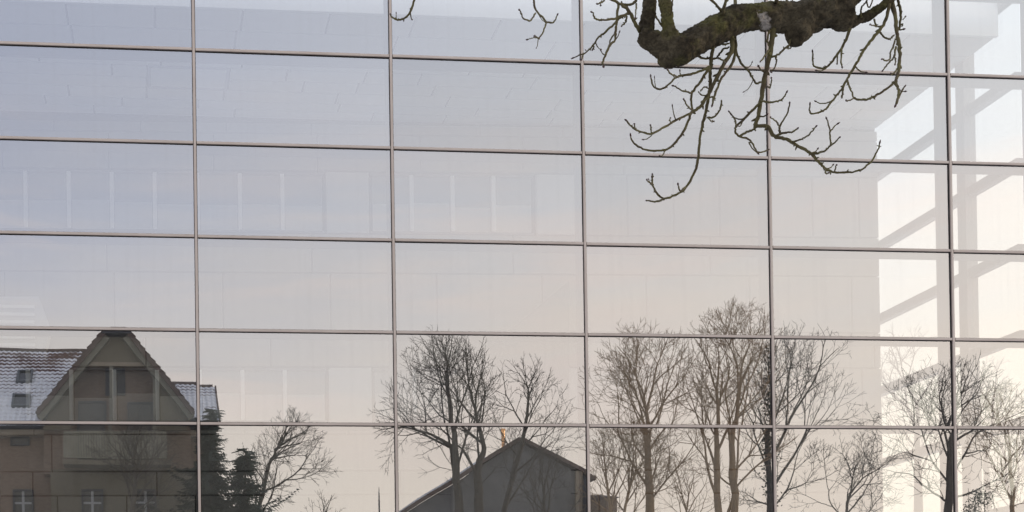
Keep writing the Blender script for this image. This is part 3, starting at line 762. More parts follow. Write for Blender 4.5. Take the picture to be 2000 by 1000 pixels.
def bare_tree(label, seed, trunks, env, mat='bark', group='bare trees mirrored in the glass', start=.35, nlimb=6, limb_ang=(24, 50), maxd=6, rmin=.0058, name='bare_tree', wig=.75, up=.03, lat=.27, ratio=(.74, .94)):
    """trunks: list of [(x,y,z,r), ...] real points, base first; env: (centre, (rx, ry, rz)) of the crown.
    Limbs fork again and again at narrow angles, with short side twigs in between."""
    R_ = random.Random(seed); (cx, cy_, cz), (ex, ey_, ez_) = env
    t0 = trunks[0][0]; root = thing(name, label, 'tree', (t0[0], t0[1], 0), group)
    org = (t0[0], t0[1], 0); TT, CC = Tubes(), Tubes(); cnt = [0]
    def env_dist(p, d):
        q = ((p[0] - cx) / ex, (p[1] - cy_) / ey_, (p[2] - cz) / ez_); w = (d[0] / ex, d[1] / ey_, d[2] / ez_)
        a = w[0] ** 2 + w[1] ** 2 + w[2] ** 2; b = q[0] * w[0] + q[1] * w[1] + q[2] * w[2]; c = q[0] ** 2 + q[1] ** 2 + q[2] ** 2 - 1
        dsc = b * b - a * c
        return 0.3 if dsc < 0 else max(.3, (-b + math.sqrt(dsc)) / a)
    def inside(p, k):
        return ((p[0] - cx) / ex) ** 2 + ((p[1] - cy_) / ey_) ** 2 + ((p[2] - cz) / ez_) ** 2 < k
    def fork(p, d, L, r, dep):
        cnt[0] += 1
        n = 4 if L > .5 else 3; st = L / n; pts = [p]; rs = [r]; w = .075 * wig * (1 + .07 * dep); r1 = max(rmin, r * .84); ds = []
        for i in range(n):
            d = vnorm((d[0] + R_.gauss(0, w), d[1] + R_.gauss(0, w), d[2] + R_.gauss(0, w) + up))
            p = (p[0] + d[0] * st, p[1] + d[1] * st, p[2] + d[2] * st); pts.append(p); ds.append(d)
            rs.append(max(rmin * .9, r + (r1 - r) * (i + 1) / n))
        end = dep >= maxd or L < .20 or not inside(p, R_.uniform(.92, 1.12))
        if end: rs[-1] = rmin * .6
        (TT if r > .06 else CC).add(pts, rs, 6 if r > .05 else 4 if r > .018 else 3)
        az = R_.uniform(0, 6.28)
        for i in range(n):                         # side twigs
            if R_.random() < lat and L > .25:
                q = pts[i + 1] if i < n - 1 else tuple((pts[i][k] + pts[i + 1][k]) / 2 for k in range(3)); az += 2.4
                fork(q, perp_turn(ds[i], rad(R_.uniform(30, 60)), az), min(.62, L * R_.uniform(.38, .62)), max(rmin, min(.016, r * .42)), max(dep + 3, maxd - 2))
        if end: return
        k = 3 if R_.random() < .22 else 2; az += R_.uniform(1, 2)
        for j in range(k):
            an = R_.uniform(5, 18) if j == 0 else R_.uniform(24, 50)
            f = R_.uniform(*ratio) if j == 0 else R_.uniform(.60, .84)
            fork(p, perp_turn(d, rad(an), az + j * 2 * math.pi / k), L * f, max(rmin, r1 * (.84 if j == 0 else .66)), dep + 1)
    for tr in trunks:
        pts = [tuple(q[:3]) for q in tr]; rs = [q[3] for q in tr]; P = []; Rr = []
        for i in range(len(pts) - 1):
            for k in range(4):
                u = k / 4; P.append(tuple(pts[i][j] + (pts[i + 1][j] - pts[i][j]) * u + (R_.gauss(0, .03 * wig) if 0 < k and j < 2 else 0) for j in range(3))); Rr.append(rs[i] + (rs[i + 1] - rs[i]) * u)
        P.append(pts[-1]); Rr.append(rs[-1]); TT.add(P, Rr, 9)
        n = len(P) - 1; az = R_.uniform(0, 6.28); i0 = start * n
        for j in range(nlimb):
            fr = (j + R_.random() * .8) / nlimb; f = i0 + (n - i0) * fr; idx = min(n - 1, int(f)); u = f - idx
            q = tuple(P[idx][i] + (P[idx + 1][i] - P[idx][i]) * u for i in range(3)); dd = vnorm(tuple(P[idx + 1][i] - P[idx][i] for i in range(3)))
            az += 2.4 + R_.gauss(0, .4)
            d = perp_turn(dd, rad(R_.uniform(*limb_ang) * (1.35 - .6 * fr)), az); d = vnorm((d[0], d[1] * .75, d[2]))
            L = env_dist(q, d) * R_.uniform(.25, .35); r_q = Rr[idx] + (Rr[idx + 1] - Rr[idx]) * u
            fork(q, d, max(L, .35), max(.012, min(r_q * .58, .013 + .030 * L)), 0)
        for j in range(2):
            d = perp_turn(vnorm(tuple(P[-1][i] - P[-2][i] for i in range(3))), rad(14), az + j * 3.1)
            fork(P[-1], d, max(.4, env_dist(P[-1], d) * .30), Rr[-1] * .8, 0)
    link('trunk', TT.mesh('trunk', M[mat], org), root)
    if CC.by: link('crown', CC.mesh('crown', M[mat], org), root)
    return root, cnt[0]

def rtrunk(pxs, yv, base=True):
    """pxs: [(px, py, radius m)] of the mirror image, bottom first"""
    if pxs[0] == 'limb': pxs = pxs[1:]; base = False
    o = [(*refl(a, c, yv), r) for (a, c, r) in pxs]
    if base: o = [(o[0][0], o[0][1], -0.05, o[0][3] * 1.35)] + o
    return o
def renv(pxl, pxr, pyt, pyb, yv, depth=None):
    a = refl(pxl, (pyt + pyb) / 2, yv); b_ = refl(pxr, (pyt + pyb) / 2, yv); t = refl((pxl + pxr) / 2, pyt, yv); u = refl((pxl + pxr) / 2, pyb, yv)
    rx = (b_[0] - a[0]) / 2; rz = (t[2] - u[2]) / 2
    return ((a[0] + rx, -yv, u[2] + rz), (rx, depth or min(rx, 2.6), rz))
ntw = 0
def T(label, seed, yv, trunks, env, **k):
    global ntw
    r, n = bare_tree(label, seed, [rtrunk(t, yv) for t in trunks], renv(*env, yv), **k); ntw += n; return r
T('bare tree with twin forked trunks, mirrored just left of the grey gabled house', 11, 26,
  [[(897, 1000, .165), (888, 880, .115), (876, 770, .06)], [(936, 1000, .17), (932, 925, .145), (946, 880, .085), (928, 800, .05)], ['limb', (888, 880, .07), (842, 853, .045), (790, 838, .03), (748, 846, .016)]],
  (738, 990, 658, 1030), start=.34, nlimb=7, limb_ang=(24, 60))
T('slim bare tree with rounded top, mirrored in front of the grey gable', 12, 28,
  [[(984, 1000, .10), (1016, 880, .08), (1032, 790, .05)]], (925, 1128, 694, 1060), start=.25, nlimb=11, limb_ang=(28, 62))
T('broad bare tree with one straight brown trunk, mirrored right of the grey house', 13, 25,
  [[(1271, 1000, .155), (1266, 880, .105), (1258, 800, .06)]], (1140, 1368, 628, 1040), mat='barkb', start=.30, nlimb=12, limb_ang=(18, 46))
T('tallest bare tree with two close parallel trunks, mirrored in the fourth column of panes', 14, 26,
  [[(1405, 1000, .125), (1402, 880, .09), (1396, 760, .05)], [(1436, 1000, .135), (1430, 870, .10), (1442, 750, .05)]],
  (1312, 1540, 596, 1040), mat='barkb', start=.28, nlimb=7, limb_ang=(18, 46))
e = T('dark bare tree hung with ivy, fanning to the right, mirrored beside the fourth mullion', 15, 27,
  [[(1506, 1000, .135), (1501, 890, .10), (1504, 760, .055)]], (1415, 1700, 645, 1050), start=.18, nlimb=14, limb_ang=(24, 60))
T('dark round crowned bare tree, mirrored below the glazed end wall', 16, 23,
  [[(1850, 1000, .135), (1853, 905, .105), (1858, 830, .06)]], (1694, 2010, 706, 1040), start=.34, nlimb=10, wig=1.4, limb_ang=(26, 62))
T('small leaning bare tree, mirrored right of the dark spruces', 17, 28,
  [[(500, 1030, .085), (526, 915, .065), (548, 878, .045)]], (455, 652, 806, 1060), start=.16, nlimb=15, wig=1.2, limb_ang=(26, 60), maxd=7, lat=.4)
T('bare tree with forking limbs, mirrored in front of the brick house balcony', 18, 25,
  [[(262, 1010, .09), (268, 930, .07), (262, 890, .045)]], (150, 372, 824, 1040), lat=.4, maxd=7, start=.25, nlimb=14, wig=1.3, limb_ang=(26, 62))
T('low bushy many stemmed bare tree, mirrored under the broad brown tree', 19, 24,
  [[(1196, 1030, .055), (1186, 940, .04)], [(1215, 1030, .055), (1232, 950, .04)]], (1130, 1318, 824, 1080), mat='barkb', start=.12, nlimb=10, limb_ang=(18, 54))
T('low spreading bare tree, mirrored between the ivy tree and the round crowned tree', 20, 24,
  [[(1648, 1040, .055), (1660, 970, .04)]], (1550, 1780, 852, 1080), start=.10, nlimb=8, limb_ang=(28, 68), wig=1.2)
T('brown thorny bare tree, mirrored at the right edge of the glass', 21, 22,
  [[(1978, 1040, .08), (1970, 940, .06), (1965, 880, .045)]], (1876, 2090, 745, 1060), mat='barkb', start=.18, nlimb=7, wig=1.4, limb_ang=(28, 66))
T('low dark bare tree, mirrored against the grey gable wall', 24, 25,
  [[(1066, 1040, .06), (1062, 975, .045)]], (975, 1150, 880, 1080), start=.15, nlimb=11, limb_ang=(30, 66), wig=1.5)
T('thin bare shrub, mirrored low down left of the far mast', 22, 30,
  [[(632, 1060, .04), (636, 1020, .03)]], (585, 672, 968, 1070), start=.1, nlimb=7)
T('low brown bare shrub, mirrored between the two tall brown trees', 23, 23,
  [[(1340, 1050, .05), (1344, 1000, .035)]], (1275, 1410, 888, 1080), mat='barkb', start=.1, nlimb=11, limb_ang=(24, 62))
# ivy on the dark tree
R_ = random.Random(3); org = world_loc(e); LV = []; LF = []
def leaf_clump(cx, cy_, cz, n, sx, sz, size):
    for _ in range(n):
        p = Vector((R_.gauss(cx, sx), R_.gauss(cy_, sx), R_.gauss(cz, sz))); a = Vector((R_.gauss(0, 1), R_.gauss(0, 1), R_.gauss(0, 1))).normalized(); b_ = a.orthogonal().normalized() * size * R_.uniform(.6, 1.3); a = a * size * R_.uniform(.6, 1.3)
        k = len(LV); LV.extend([tuple(p - a), tuple(p + b_ * .6), tuple(p + a), tuple(p - b_ * .6)]); LF.append((k, k + 1, k + 2, k + 3))
for i in range(46):
    py = R_.uniform(672, 1000); q = refl(1502 + (1506 - 1502) * (py - 740) / 260 + R_.gauss(0, 3), py, 27)
    leaf_clump(*q, 26 if py < 790 or R_.random() < .4 else 6, .13, .16, .055)
q = MB(); q.v = LV; q.f = [list(f) for f in LF]; q.mi = [0] * len(LF); q.build('ivy', M['ivy'], e)

# ------------------------------------------------------------------ dark spruces beside the brick house
def spruce(label, px, py_top, yv, width_px, seed, slope=.46):
    R_ = random.Random(seed); b0 = refl(px, 1000, yv); top = refl(px, py_top, yv)[2]; rw = width_px / 2 * (yv + 17) / FP
    root = thing('spruce', label, 'tree', (b0[0], b0[1], 0), 'dark spruces')
    tb = MB(); tb.tube([(b0[0], b0[1], 0), (b0[0], b0[1], top * .6), (b0[0], b0[1], top)], [.2, .11, .015], 7); tb.build('trunk', M['bark'], root, True)
    V, F = [], []; z = top
    zlow = 1.2; lev = 0
    while z > zlow:
        frac = (top - z) / (top - zlow); rr = min(rw * R_.uniform(.8, 1.1), (top - z) * slope * R_.uniform(.75, 1.15)) + .08; n = 4 + int(3 * frac) + (lev % 2)
        for k in range(n):
            az = 2 * math.pi * (k + R_.random() * .8) / n; L = rr * min(1.5, R_.lognormvariate(-.25, .38)); d = Vector((math.cos(az), math.sin(az), 0)); s0 = Vector((b0[0], b0[1], z + R_.uniform(-.3, .25)))
            m = max(6, int(L / .10)); dr = R_.uniform(-.75, -.05)
            for i in range(m):
                u = (i + .6) / m; c = s0 + d * (L * u) + Vector((0, 0, dr * L * u + .34 * L * u * u * u))
                for sgn in (-1, 1, 0):
                    ln = (.17 + .34 * (1 - u)) * R_.uniform(.7, 1.2); sd_ = Vector((-d.y, d.x, 0)) * sgn + d * (.75 if sgn else .5) + Vector((0, 0, R_.uniform(-.35, .1) - (.5 if not sgn else 0))); sd_.normalize()
                    w = sd_.cross(Vector((0, 0, 1))).normalized() * .035 + Vector((0, 0, .028))
                    q = len(V); V += [tuple(c - w), tuple(c + w), tuple(c + sd_ * ln + w * .4), tuple(c + sd_ * ln - w * .4)]; F.append([q, q + 1, q + 2, q + 3])
        z -= .12 + .07 * frac; lev += 1
    q = MB(); q.v = V; q.f = F; q.mi = [0] * len(F); q.build('crown', M['needle'], root)
spruce('tall dark spruce, mirrored against the right corner of the brick house', 412, 815, 28, 210, 4, .52)
spruce('shorter ragged dark spruce, mirrored under the small leaning bare tree', 482, 893, 27, 150, 5, .50)

# dark shrubs low on the right
def shrub(label, px, py_top, yv, wpx, seed, mat='ivy'):
    global LV, LF
    b0 = refl(px, 1000, yv); top = refl(px, py_top, yv)[2]; rw = wpx / 2 * (yv + 17) / FP; LV, LF = [], []
    root = thing('evergreen_shrub', label, 'shrub', (b0[0], b0[1], 0), 'dark shrubs')
    R2 = random.Random(seed); tb = MB()
    for i in range(9):
        a = R2.uniform(0, 6.28); rr = rw * R2.random() ** .5; h = top * R2.uniform(.7, 1) 
        e_ = (b0[0] + math.cos(a) * rr, b0[1] + math.sin(a) * rr, h); tb.tube([(b0[0], b0[1], 0), (b0[0] + math.cos(a) * rr * .6, b0[1] + math.sin(a) * rr * .6, h * .5), e_], [.05, .03, .008], 5)
        for k in range(9):
            u = R2.uniform(.45, 1.02); leaf_clump(b0[0] + math.cos(a) * rr * u + R2.gauss(0, .25), b0[1] + math.sin(a) * rr * u + R2.gauss(0, .2), h * u, 70, .13, .14, .036)
    tb.build('stem', M['bark'], root, True)
    q = MB(); q.v = LV; q.f = [list(f) for f in LF]; q.mi = [0] * len(LF); q.build('foliage', M[mat], root)
shrub('dark evergreen shrub, mirrored at the foot of the round crowned tree', 1912, 945, 22, 90, 6)
shrub('low dark shrub, mirrored left of the round crowned tree trunk', 1778, 985, 22, 90, 7)

# ------------------------------------------------------------------ pale trees beyond the end glazing
def far_tree(label, seed, px, top, wpx, bot, Y, lean=0):
    global ntw
    b0 = at_y(px, 900, Y); t = at_y(px, top, Y); a = at_y(px - wpx / 2, (top + bot) / 2, Y); c = at_y(px + wpx / 2, (top + bot) / 2, Y); u = at_y(px, bot, Y)
    rx = (c[0] - a[0]) / 2; rz = (t[2] - u[2]) / 2; h = t[2]
    r, n = bare_tree(label, seed, [[(b0[0], Y, -.05, .26), (b0[0], Y, h * .35, .2), (b0[0] + lean, Y, h * .72, .08)]], ((b0[0], Y, u[2] + rz), (rx, min(rx, 2.6), rz)), mat='barkg', group='pale trees beyond the end wall', nlimb=7, start=.4, rmin=.006)
    ntw += n
far_tree('pale bare tree seen through the glazed end wall, left of the post', 31, 1792, 628, 150, 1000, 22)
far_tree('pale bare tree seen through the end wall, right of the post', 32, 1925, 705, 140, 1010, 24)
far_tree('low pale bare tree behind the round crowned reflection', 33, 1975, 820, 150, 1080, 20)
print('twigs', ntw)

# ================================================================== POLLARDED TREE IN FRONT OF THE GLASS, ITS LIMB HANGING INTO THE PICTURE
from mathutils import noise as mnoise
def limb_bark():
    m = material('mossy_bark', (0.026, 0.020, 0.012), 0.95, (0.105, 0.086, 0.053), 11.0, bump=0.010, bscale=60, spec=.2)
    t = m.node_tree; b = t.nodes['Principled BSDF']; src = b.inputs['Base Color'].links[0].from_socket
    geo = t.nodes.new('ShaderNodeNewGeometry')
    n = t.nodes.new('ShaderNodeTexNoise'); n.inputs['Scale'].default_value = 4.5; n.inputs['Detail'].default_value = 6; n.inputs['Roughness'].default_value = .7
    t.links.new(geo.outputs['Position'], n.inputs['Vector'])
    r = t.nodes.new('ShaderNodeMapRange'); r.inputs['From Min'].default_value = .52; r.inputs['From Max'].default_value = .66; t.links.new(n.outputs[0], r.inputs['Value'])
    x = t.nodes.new('ShaderNodeMix'); x.data_type = 'RGBA'; t.links.new(r.outputs[0], x.inputs[0]); t.links.new(src, x.inputs[6]); x.inputs[7].default_value = (0.11, 0.10, 0.036, 1)
    n2 = t.nodes.new('ShaderNodeTexNoise'); n2.inputs['Scale'].default_value = 3.1; n2.inputs['Detail'].default_value = 7; n2.inputs['Roughness'].default_value = .75
    t.links.new(geo.outputs['Position'], n2.inputs['Vector'])
    r2 = t.nodes.new('ShaderNodeMapRange'); r2.inputs['From Min'].default_value = .64; r2.inputs['From Max'].default_value = .70; t.links.new(n2.outputs[0], r2.inputs['Value'])
    x2 = t.nodes.new('ShaderNodeMix'); x2.data_type = 'RGBA'; t.links.new(r2.outputs[0], x2.inputs[0]); t.links.new(x.outputs[2], x2.inputs[6]); x2.inputs[7].default_value = (0.20, 0.19, 0.165, 1)
    dist = t.nodes.new('ShaderNodeVectorMath'); dist.operation = 'SUBTRACT'; t.links.new(geo.outputs['Position'], dist.inputs[0]); dist.inputs[1].default_value = tuple(at_y(1495, 42, CAM[1] + 4.95))
    rot = t.nodes.new('ShaderNodeVectorRotate'); rot.rotation_type = 'Y_AXIS'; rot.inputs['Angle'].default_value = rad(-38); t.links.new(dist.outputs[0], rot.inputs['Vector'])
    sc = t.nodes.new('ShaderNodeVectorMath'); sc.operation = 'MULTIPLY'; sc.inputs[1].default_value = (1 / .058, 1 / .06, 1 / .020); t.links.new(rot.outputs[0], sc.inputs[0])
    ln = t.nodes.new('ShaderNodeVectorMath'); ln.operation = 'LENGTH'; t.links.new(sc.outputs[0], ln.inputs[0])
    n3 = t.nodes.new('ShaderNodeTexNoise'); n3.inputs['Scale'].default_value = 45; n3.inputs['Detail'].default_value = 6; n3.inputs['Roughness'].default_value = .75; t.links.new(geo.outputs['Position'], n3.inputs['Vector'])
    ad = t.nodes.new('ShaderNodeMath'); ad.operation = 'MULTIPLY_ADD'; t.links.new(n3.outputs[0], ad.inputs[0]); ad.inputs[1].default_value = 2.4; t.links.new(ln.outputs['Value'], ad.inputs[2])
    r3 = t.nodes.new('ShaderNodeMapRange'); r3.inputs['From Min'].default_value = 2.2; r3.inputs['From Max'].default_value = 1.85; t.links.new(ad.outputs[0], r3.inputs['Value'])
    x3 = t.nodes.new('ShaderNodeMix'); x3.data_type = 'RGBA'; t.links.new(r3.outputs[0], x3.inputs[0]); t.links.new(x2.outputs[2], x3.inputs[6]); x3.inputs[7].default_value = (0.36, 0.32, 0.27, 1)
    mpv = t.nodes.new('ShaderNodeMapping'); mpv.inputs['Scale'].default_value = (.45, 1, 1); mpv.inputs['Rotation'].default_value = (0, rad(18), 0); t.links.new(geo.outputs['Position'], mpv.inputs[0])
    wn = t.nodes.new('ShaderNodeTexNoise'); wn.inputs['Scale'].default_value = 26; wn.inputs['Detail'].default_value = 3; t.links.new(geo.outputs['Position'], wn.inputs['Vector'])
    wa = t.nodes.new('ShaderNodeMix'); wa.data_type = 'RGBA'; wa.blend_type = 'LINEAR_LIGHT'; wa.inputs[0].default_value = .035; t.links.new(mpv.outputs[0], wa.inputs[6]); t.links.new(wn.outputs['Color'], wa.inputs[7])
    vo = t.nodes.new('ShaderNodeTexVoronoi'); vo.feature = 'DISTANCE_TO_EDGE'; vo.inputs['Scale'].default_value = 36; t.links.new(wa.outputs[2], vo.inputs['Vector'])
    rv = t.nodes.new('ShaderNodeMapRange'); rv.inputs['From Min'].default_value = .0; rv.inputs['From Max'].default_value = .14; rv.inputs['To Min'].default_value = .66; rv.inputs['To Max'].default_value = 1.08; t.links.new(vo.outputs[0], rv.inputs['Value'])
    hs = t.nodes.new('ShaderNodeHueSaturation'); t.links.new(rv.outputs[0], hs.inputs['Value']); t.links.new(x3.outputs[2], hs.inputs['Color'])
    t.links.new(hs.outputs[0], b.inputs['Base Color']); return m
M['limb'] = limb_bark()
M['twig'] = material('mossy_twig', (0.070, 0.050, 0.026), 0.9, (0.135, 0.120, 0.045), 14.0)
M['bud'] = material('red_brown_bud', (0.05, 0.020, 0.016), 0.45)
M['scar'] = material('bare_wood_scar', (0.30, 0.27, 0.23), 0.9, (0.20, 0.18, 0.15), 18.0)
D0 = 5.0; PXM = D0 / FP
def br(px, py, dd=0.0):
    return at_y(px, py, CAM[1] + D0 + dd)
def spline(pts, sub=6):
    """Catmull-Rom through rows of numbers"""
    A = np.array(pts, float); A = np.vstack([2 * A[0] - A[1], A, 2 * A[-1] - A[-2]]); o = []
    for i in range(1, len(A) - 2):
        for k in range(sub):
            t = k / sub; p0, p1, p2, p3 = A[i - 1], A[i], A[i + 1], A[i + 2]
            o.append(.5 * (2 * p1 + (p2 - p0) * t + (2 * p0 - 5 * p1 + 4 * p2 - p3) * t * t + (3 * p1 - p0 - 3 * p2 + p3) * t ** 3))
    o.append(A[-2]); return np.array(o)
_e = br(2440, -60, .25); fx, fy, fz = float(_e[0]) - .03, float(_e[1]), float(_e[2])
chest = thing('pollarded_tree', 'pollarded tree with a thick mossy limb and drooping knobbly twigs before the glass', 'tree', (fx, fy, 0))
def lumpy(name, rows, mat, sides=22, sub=8, amp=.16, seed=0.0, world=False, closed=True, into=None):
    """rows: (px, py, radius px, depth offset m) or world (x, y, z, r)"""
    if world: R4 = np.array(rows, float)
    else: R4 = np.array([[*br(a, b_, d), r * PXM] for (a, b_, r, d) in rows])
    Q = spline(R4, sub); m = MB()
    P = [tuple(q[:3]) for q in Q]; Rr = [max(q[3], .004) for q in Q]
    if closed:
        a = Vector(P[0]) - Vector(P[1]); a.normalize()
        P = [tuple(Vector(P[0]) + a * Rr[0] * .55), tuple(Vector(P[0]) + a * Rr[0] * .35)] + P; Rr = [Rr[0] * .30, Rr[0] * .78] + Rr
        a = Vector(P[-1]) - Vector(P[-2]); a.normalize()
        P += [tuple(Vector(P[-1]) + a * Rr[-1] * .35), tuple(Vector(P[-1]) + a * Rr[-1] * .55)]; Rr += [Rr[-1] * .78, Rr[-1] * .30]
    m.tube(P, Rr, sides)
    rm_ = float(np.mean(Rr)); hp = m.v; 
    for i, v in enumerate(hp):
        c = Vector(P[min(i // sides, len(P) - 1)]); vv = Vector(v); rr_ = Rr[min(i // sides, len(P) - 1)]
        f = mnoise.noise(vv * (.75 / rm_) + Vector((seed, 0, 0))) * amp + mnoise.noise(vv * (1.9 / rm_) + Vector((0, seed, 0))) * amp * .5 + mnoise.noise(vv * (3.6 / rm_) + Vector((0, 0, seed))) * amp * .28
        m.v[i] = tuple(c + (vv - c) * (1 + f))
    if into is not None:
        k = len(into.v); into.v += m.v; into.f += [[i + k for i in f] for f in m.f]; into.mi += m.mi; return None
    return m.build(name, mat, chest, True)
# trunk (outside the picture) and the limb
lumpy('trunk', [(fx, fy, -.1, .34), (fx - .03, fy, 1.2, .27), (fx, fy + .02, 2.6, .24), (fx - .03, fy, fz - .6, .23), (fx - .02, fy - .02, fz + .06, .20)], M['limb'], 24, 10, .12, 3.0, True)
LB = MB()
lumpy('limb', [(2440, -60, 60, .25), (2200, -95, 50, .2), (1950, -120, 47, .12), (1760, -95, 45, .06), (1660, -30, 42, .02), (1612, 14, 37, 0), (1575, 34, 34, 0), (1535, 34, 28, 0), (1495, 33, 26, -.01),
               (1455, 35, 26, -.02), (1420, 47, 27, -.02), (1385, 66, 28, -.02), (1350, 84, 29, -.02), (1318, 100, 29, -.02), (1298, 118, 17, -.02)], M['limb'], 48, 14, .20, 1.0, into=LB)
lumpy('limb', [(1570, 36, 32, -.01), (1562, 56, 27, -.015), (1555, 74, 18, -.02), (1550, 86, 9, -.02)], M['limb'], 24, 8, .2, 5.0, into=LB)
lumpy('limb', [(1622, 14, 36, -.01), (1642, 28, 31, -.015), (1650, 44, 22, -.02), (1654, 54, 12, -.02)], M['limb'], 24, 8, .2, 6.0, into=LB)
lumpy('limb', [(1330, 92, 25, -.02), (1302, 90, 24, -.02), (1274, 80, 19, -.02), (1256, 66, 13, -.02)], M['limb'], 24, 8, .2, 7.0, into=LB)
lumpy('stub', [(1262, 80, 18, -.01), (1263, 58, 15, 0), (1267, 20, 14, .01), (1268, -20, 14, .02), (1262, -70, 12, .05), (1258, -84, 9, .05)], M['limb'], 20, 8, .14, 8.0, into=LB)
lumpy('stub', [(1322, 100, 19, -.03), (1310, 68, 14, -.045), (1303, 35, 11, -.05), (1299, 0, 11, -.05), (1296, -50, 10, -.03), (1294, -80, 8, -.03)], M['limb'], 20, 8, .14, 9.0, into=LB)
lumpy('branch', [(1640, 46, 16, .04), (1680, 38, 10, .04), (1706, 24, 9, .02), (1728, 8, 9, 0), (1748, -14, 9, 0), (1775, -60, 10, .02), (1800, -105, 14, .1)], M['limb'], 16, 8, .14, 10.0, into=LB)
limb = LB.build('limb', M['limb'], chest, True)
rmod = limb.modifiers.new('fuse', 'REMESH'); rmod.mode = 'VOXEL'; rmod.voxel_size = .0055; rmod.use_smooth_shade = True
sm_ = limb.modifiers.new('soften', 'SMOOTH'); sm_.factor = .5; sm_.iterations = 3
for (nm, sz, st) in (('bark_ridges', .030, .022), ('bark_grain', .012, .011)):
    tx = bpy.data.textures.new(nm, 'CLOUDS'); tx.noise_scale = sz; tx.noise_depth = 3; tx.noise_basis = 'VORONOI_F1' if sz > .02 else 'BLENDER_ORIGINAL'
    dm = limb.modifiers.new(nm, 'DISPLACE'); dm.texture = tx; dm.strength = st; dm.mid_level = .5; dm.texture_coords = 'GLOBAL'
lumpy('branch', [(1300, -50, 8, -.03), (1220, -62, 7, .0), (1120, -52, 6, .03), (1010, -55, 5, .05), (900, -50, 4, .06), (822, -34, 3.4, .07)], M['limb'], 10, 8, .12, 12.0)
R_ = random.Random(77); BUDS = MB(); SPURS = MB()
def twig(pts, r0, r1=1.7, d0=0.0, d1=None, bud=True, spur=.5):
    """pixels of the twig from its root outwards; drifts in depth from d0 to d1"""
    if d1 is None: d1 = d0 + R_.uniform(-.35, .25)
    n = len(pts); rows = []
    for i, (a, b_) in enumerate(pts):
        u = (i / (n - 1)) ** .8; rows.append([*br(a, b_, d0 + (d1 - d0) * u), (r0 + (r1 - r0) * u) * PXM * .88])
    Q = spline(rows, 5); P = [tuple(q[:3] + np.array([R_.gauss(0, .0011), R_.gauss(0, .0011), R_.gauss(0, .0011)])) for q in Q]
    Rr = [max(.0018, q[3]) * R_.uniform(.88, 1.14) for q in Q]; Rr[-1] *= .8
    m = MB(); m.tube(P, Rr, 7); m.build('twig', M['twig'], chest, True)
    for i in range(2, len(P) - 1):
        if R_.random() < spur * .42:
            d = (Vector(P[i + 1]) - Vector(P[i - 1])).normalized(); q = d.orthogonal().normalized(); q.rotate(Matrix.Rotation(R_.uniform(0, 6.28), 3, d)); q = (q + d * .4).normalized()
            L = Rr[i] * R_.uniform(1.6, 3.2); p = Vector(P[i]); SPURS.tube([tuple(p), tuple(p + q * L * .7), tuple(p + q * L)], [Rr[i] * .75, Rr[i] * .55, Rr[i] * .2], 5)
    if n >= 7:                                     # a few short side shoots on the long twigs
        for _ in range(2):
            i = R_.randrange(6, len(P) - 3); d = (Vector(P[i + 1]) - Vector(P[i - 1])).normalized(); q = d.orthogonal().normalized(); q.rotate(Matrix.Rotation(R_.uniform(0, 6.28), 3, d)); q = (q + d * .7).normalized()
            L = R_.uniform(.025, .07); p = Vector(P[i]); up_ = Vector((0, 0, .35)); w = min(Rr[i] * .6, .0042)
            c = [p, p + q * L * .4, p + (q + up_ * .5).normalized() * L * .75, p + (q + up_).normalized() * L]
            SPURS.tube([tuple(x) for x in c], [w, w * .85, w * .75, w * .6], 6); e_ = (c[3] - c[2]).normalized()
            BUDS.tube([tuple(c[3]), tuple(c[3] + e_ * .005), tuple(c[3] + e_ * .012)], [w * .8, w * 1.2, w * .2], 6)
    if bud:
        d = (Vector(P[-1]) - Vector(P[-2])).normalized(); p = Vector(P[-1]) - d * .003; L = .014 + .006 * R_.random(); w = max(Rr[-1], .0027)
        BUDS.tube([tuple(p), tuple(p + d * L * .35), tuple(p + d * L * .7), tuple(p + d * L)], [w * .8, w * 1.45, w * 1.1, w * .15], 7)
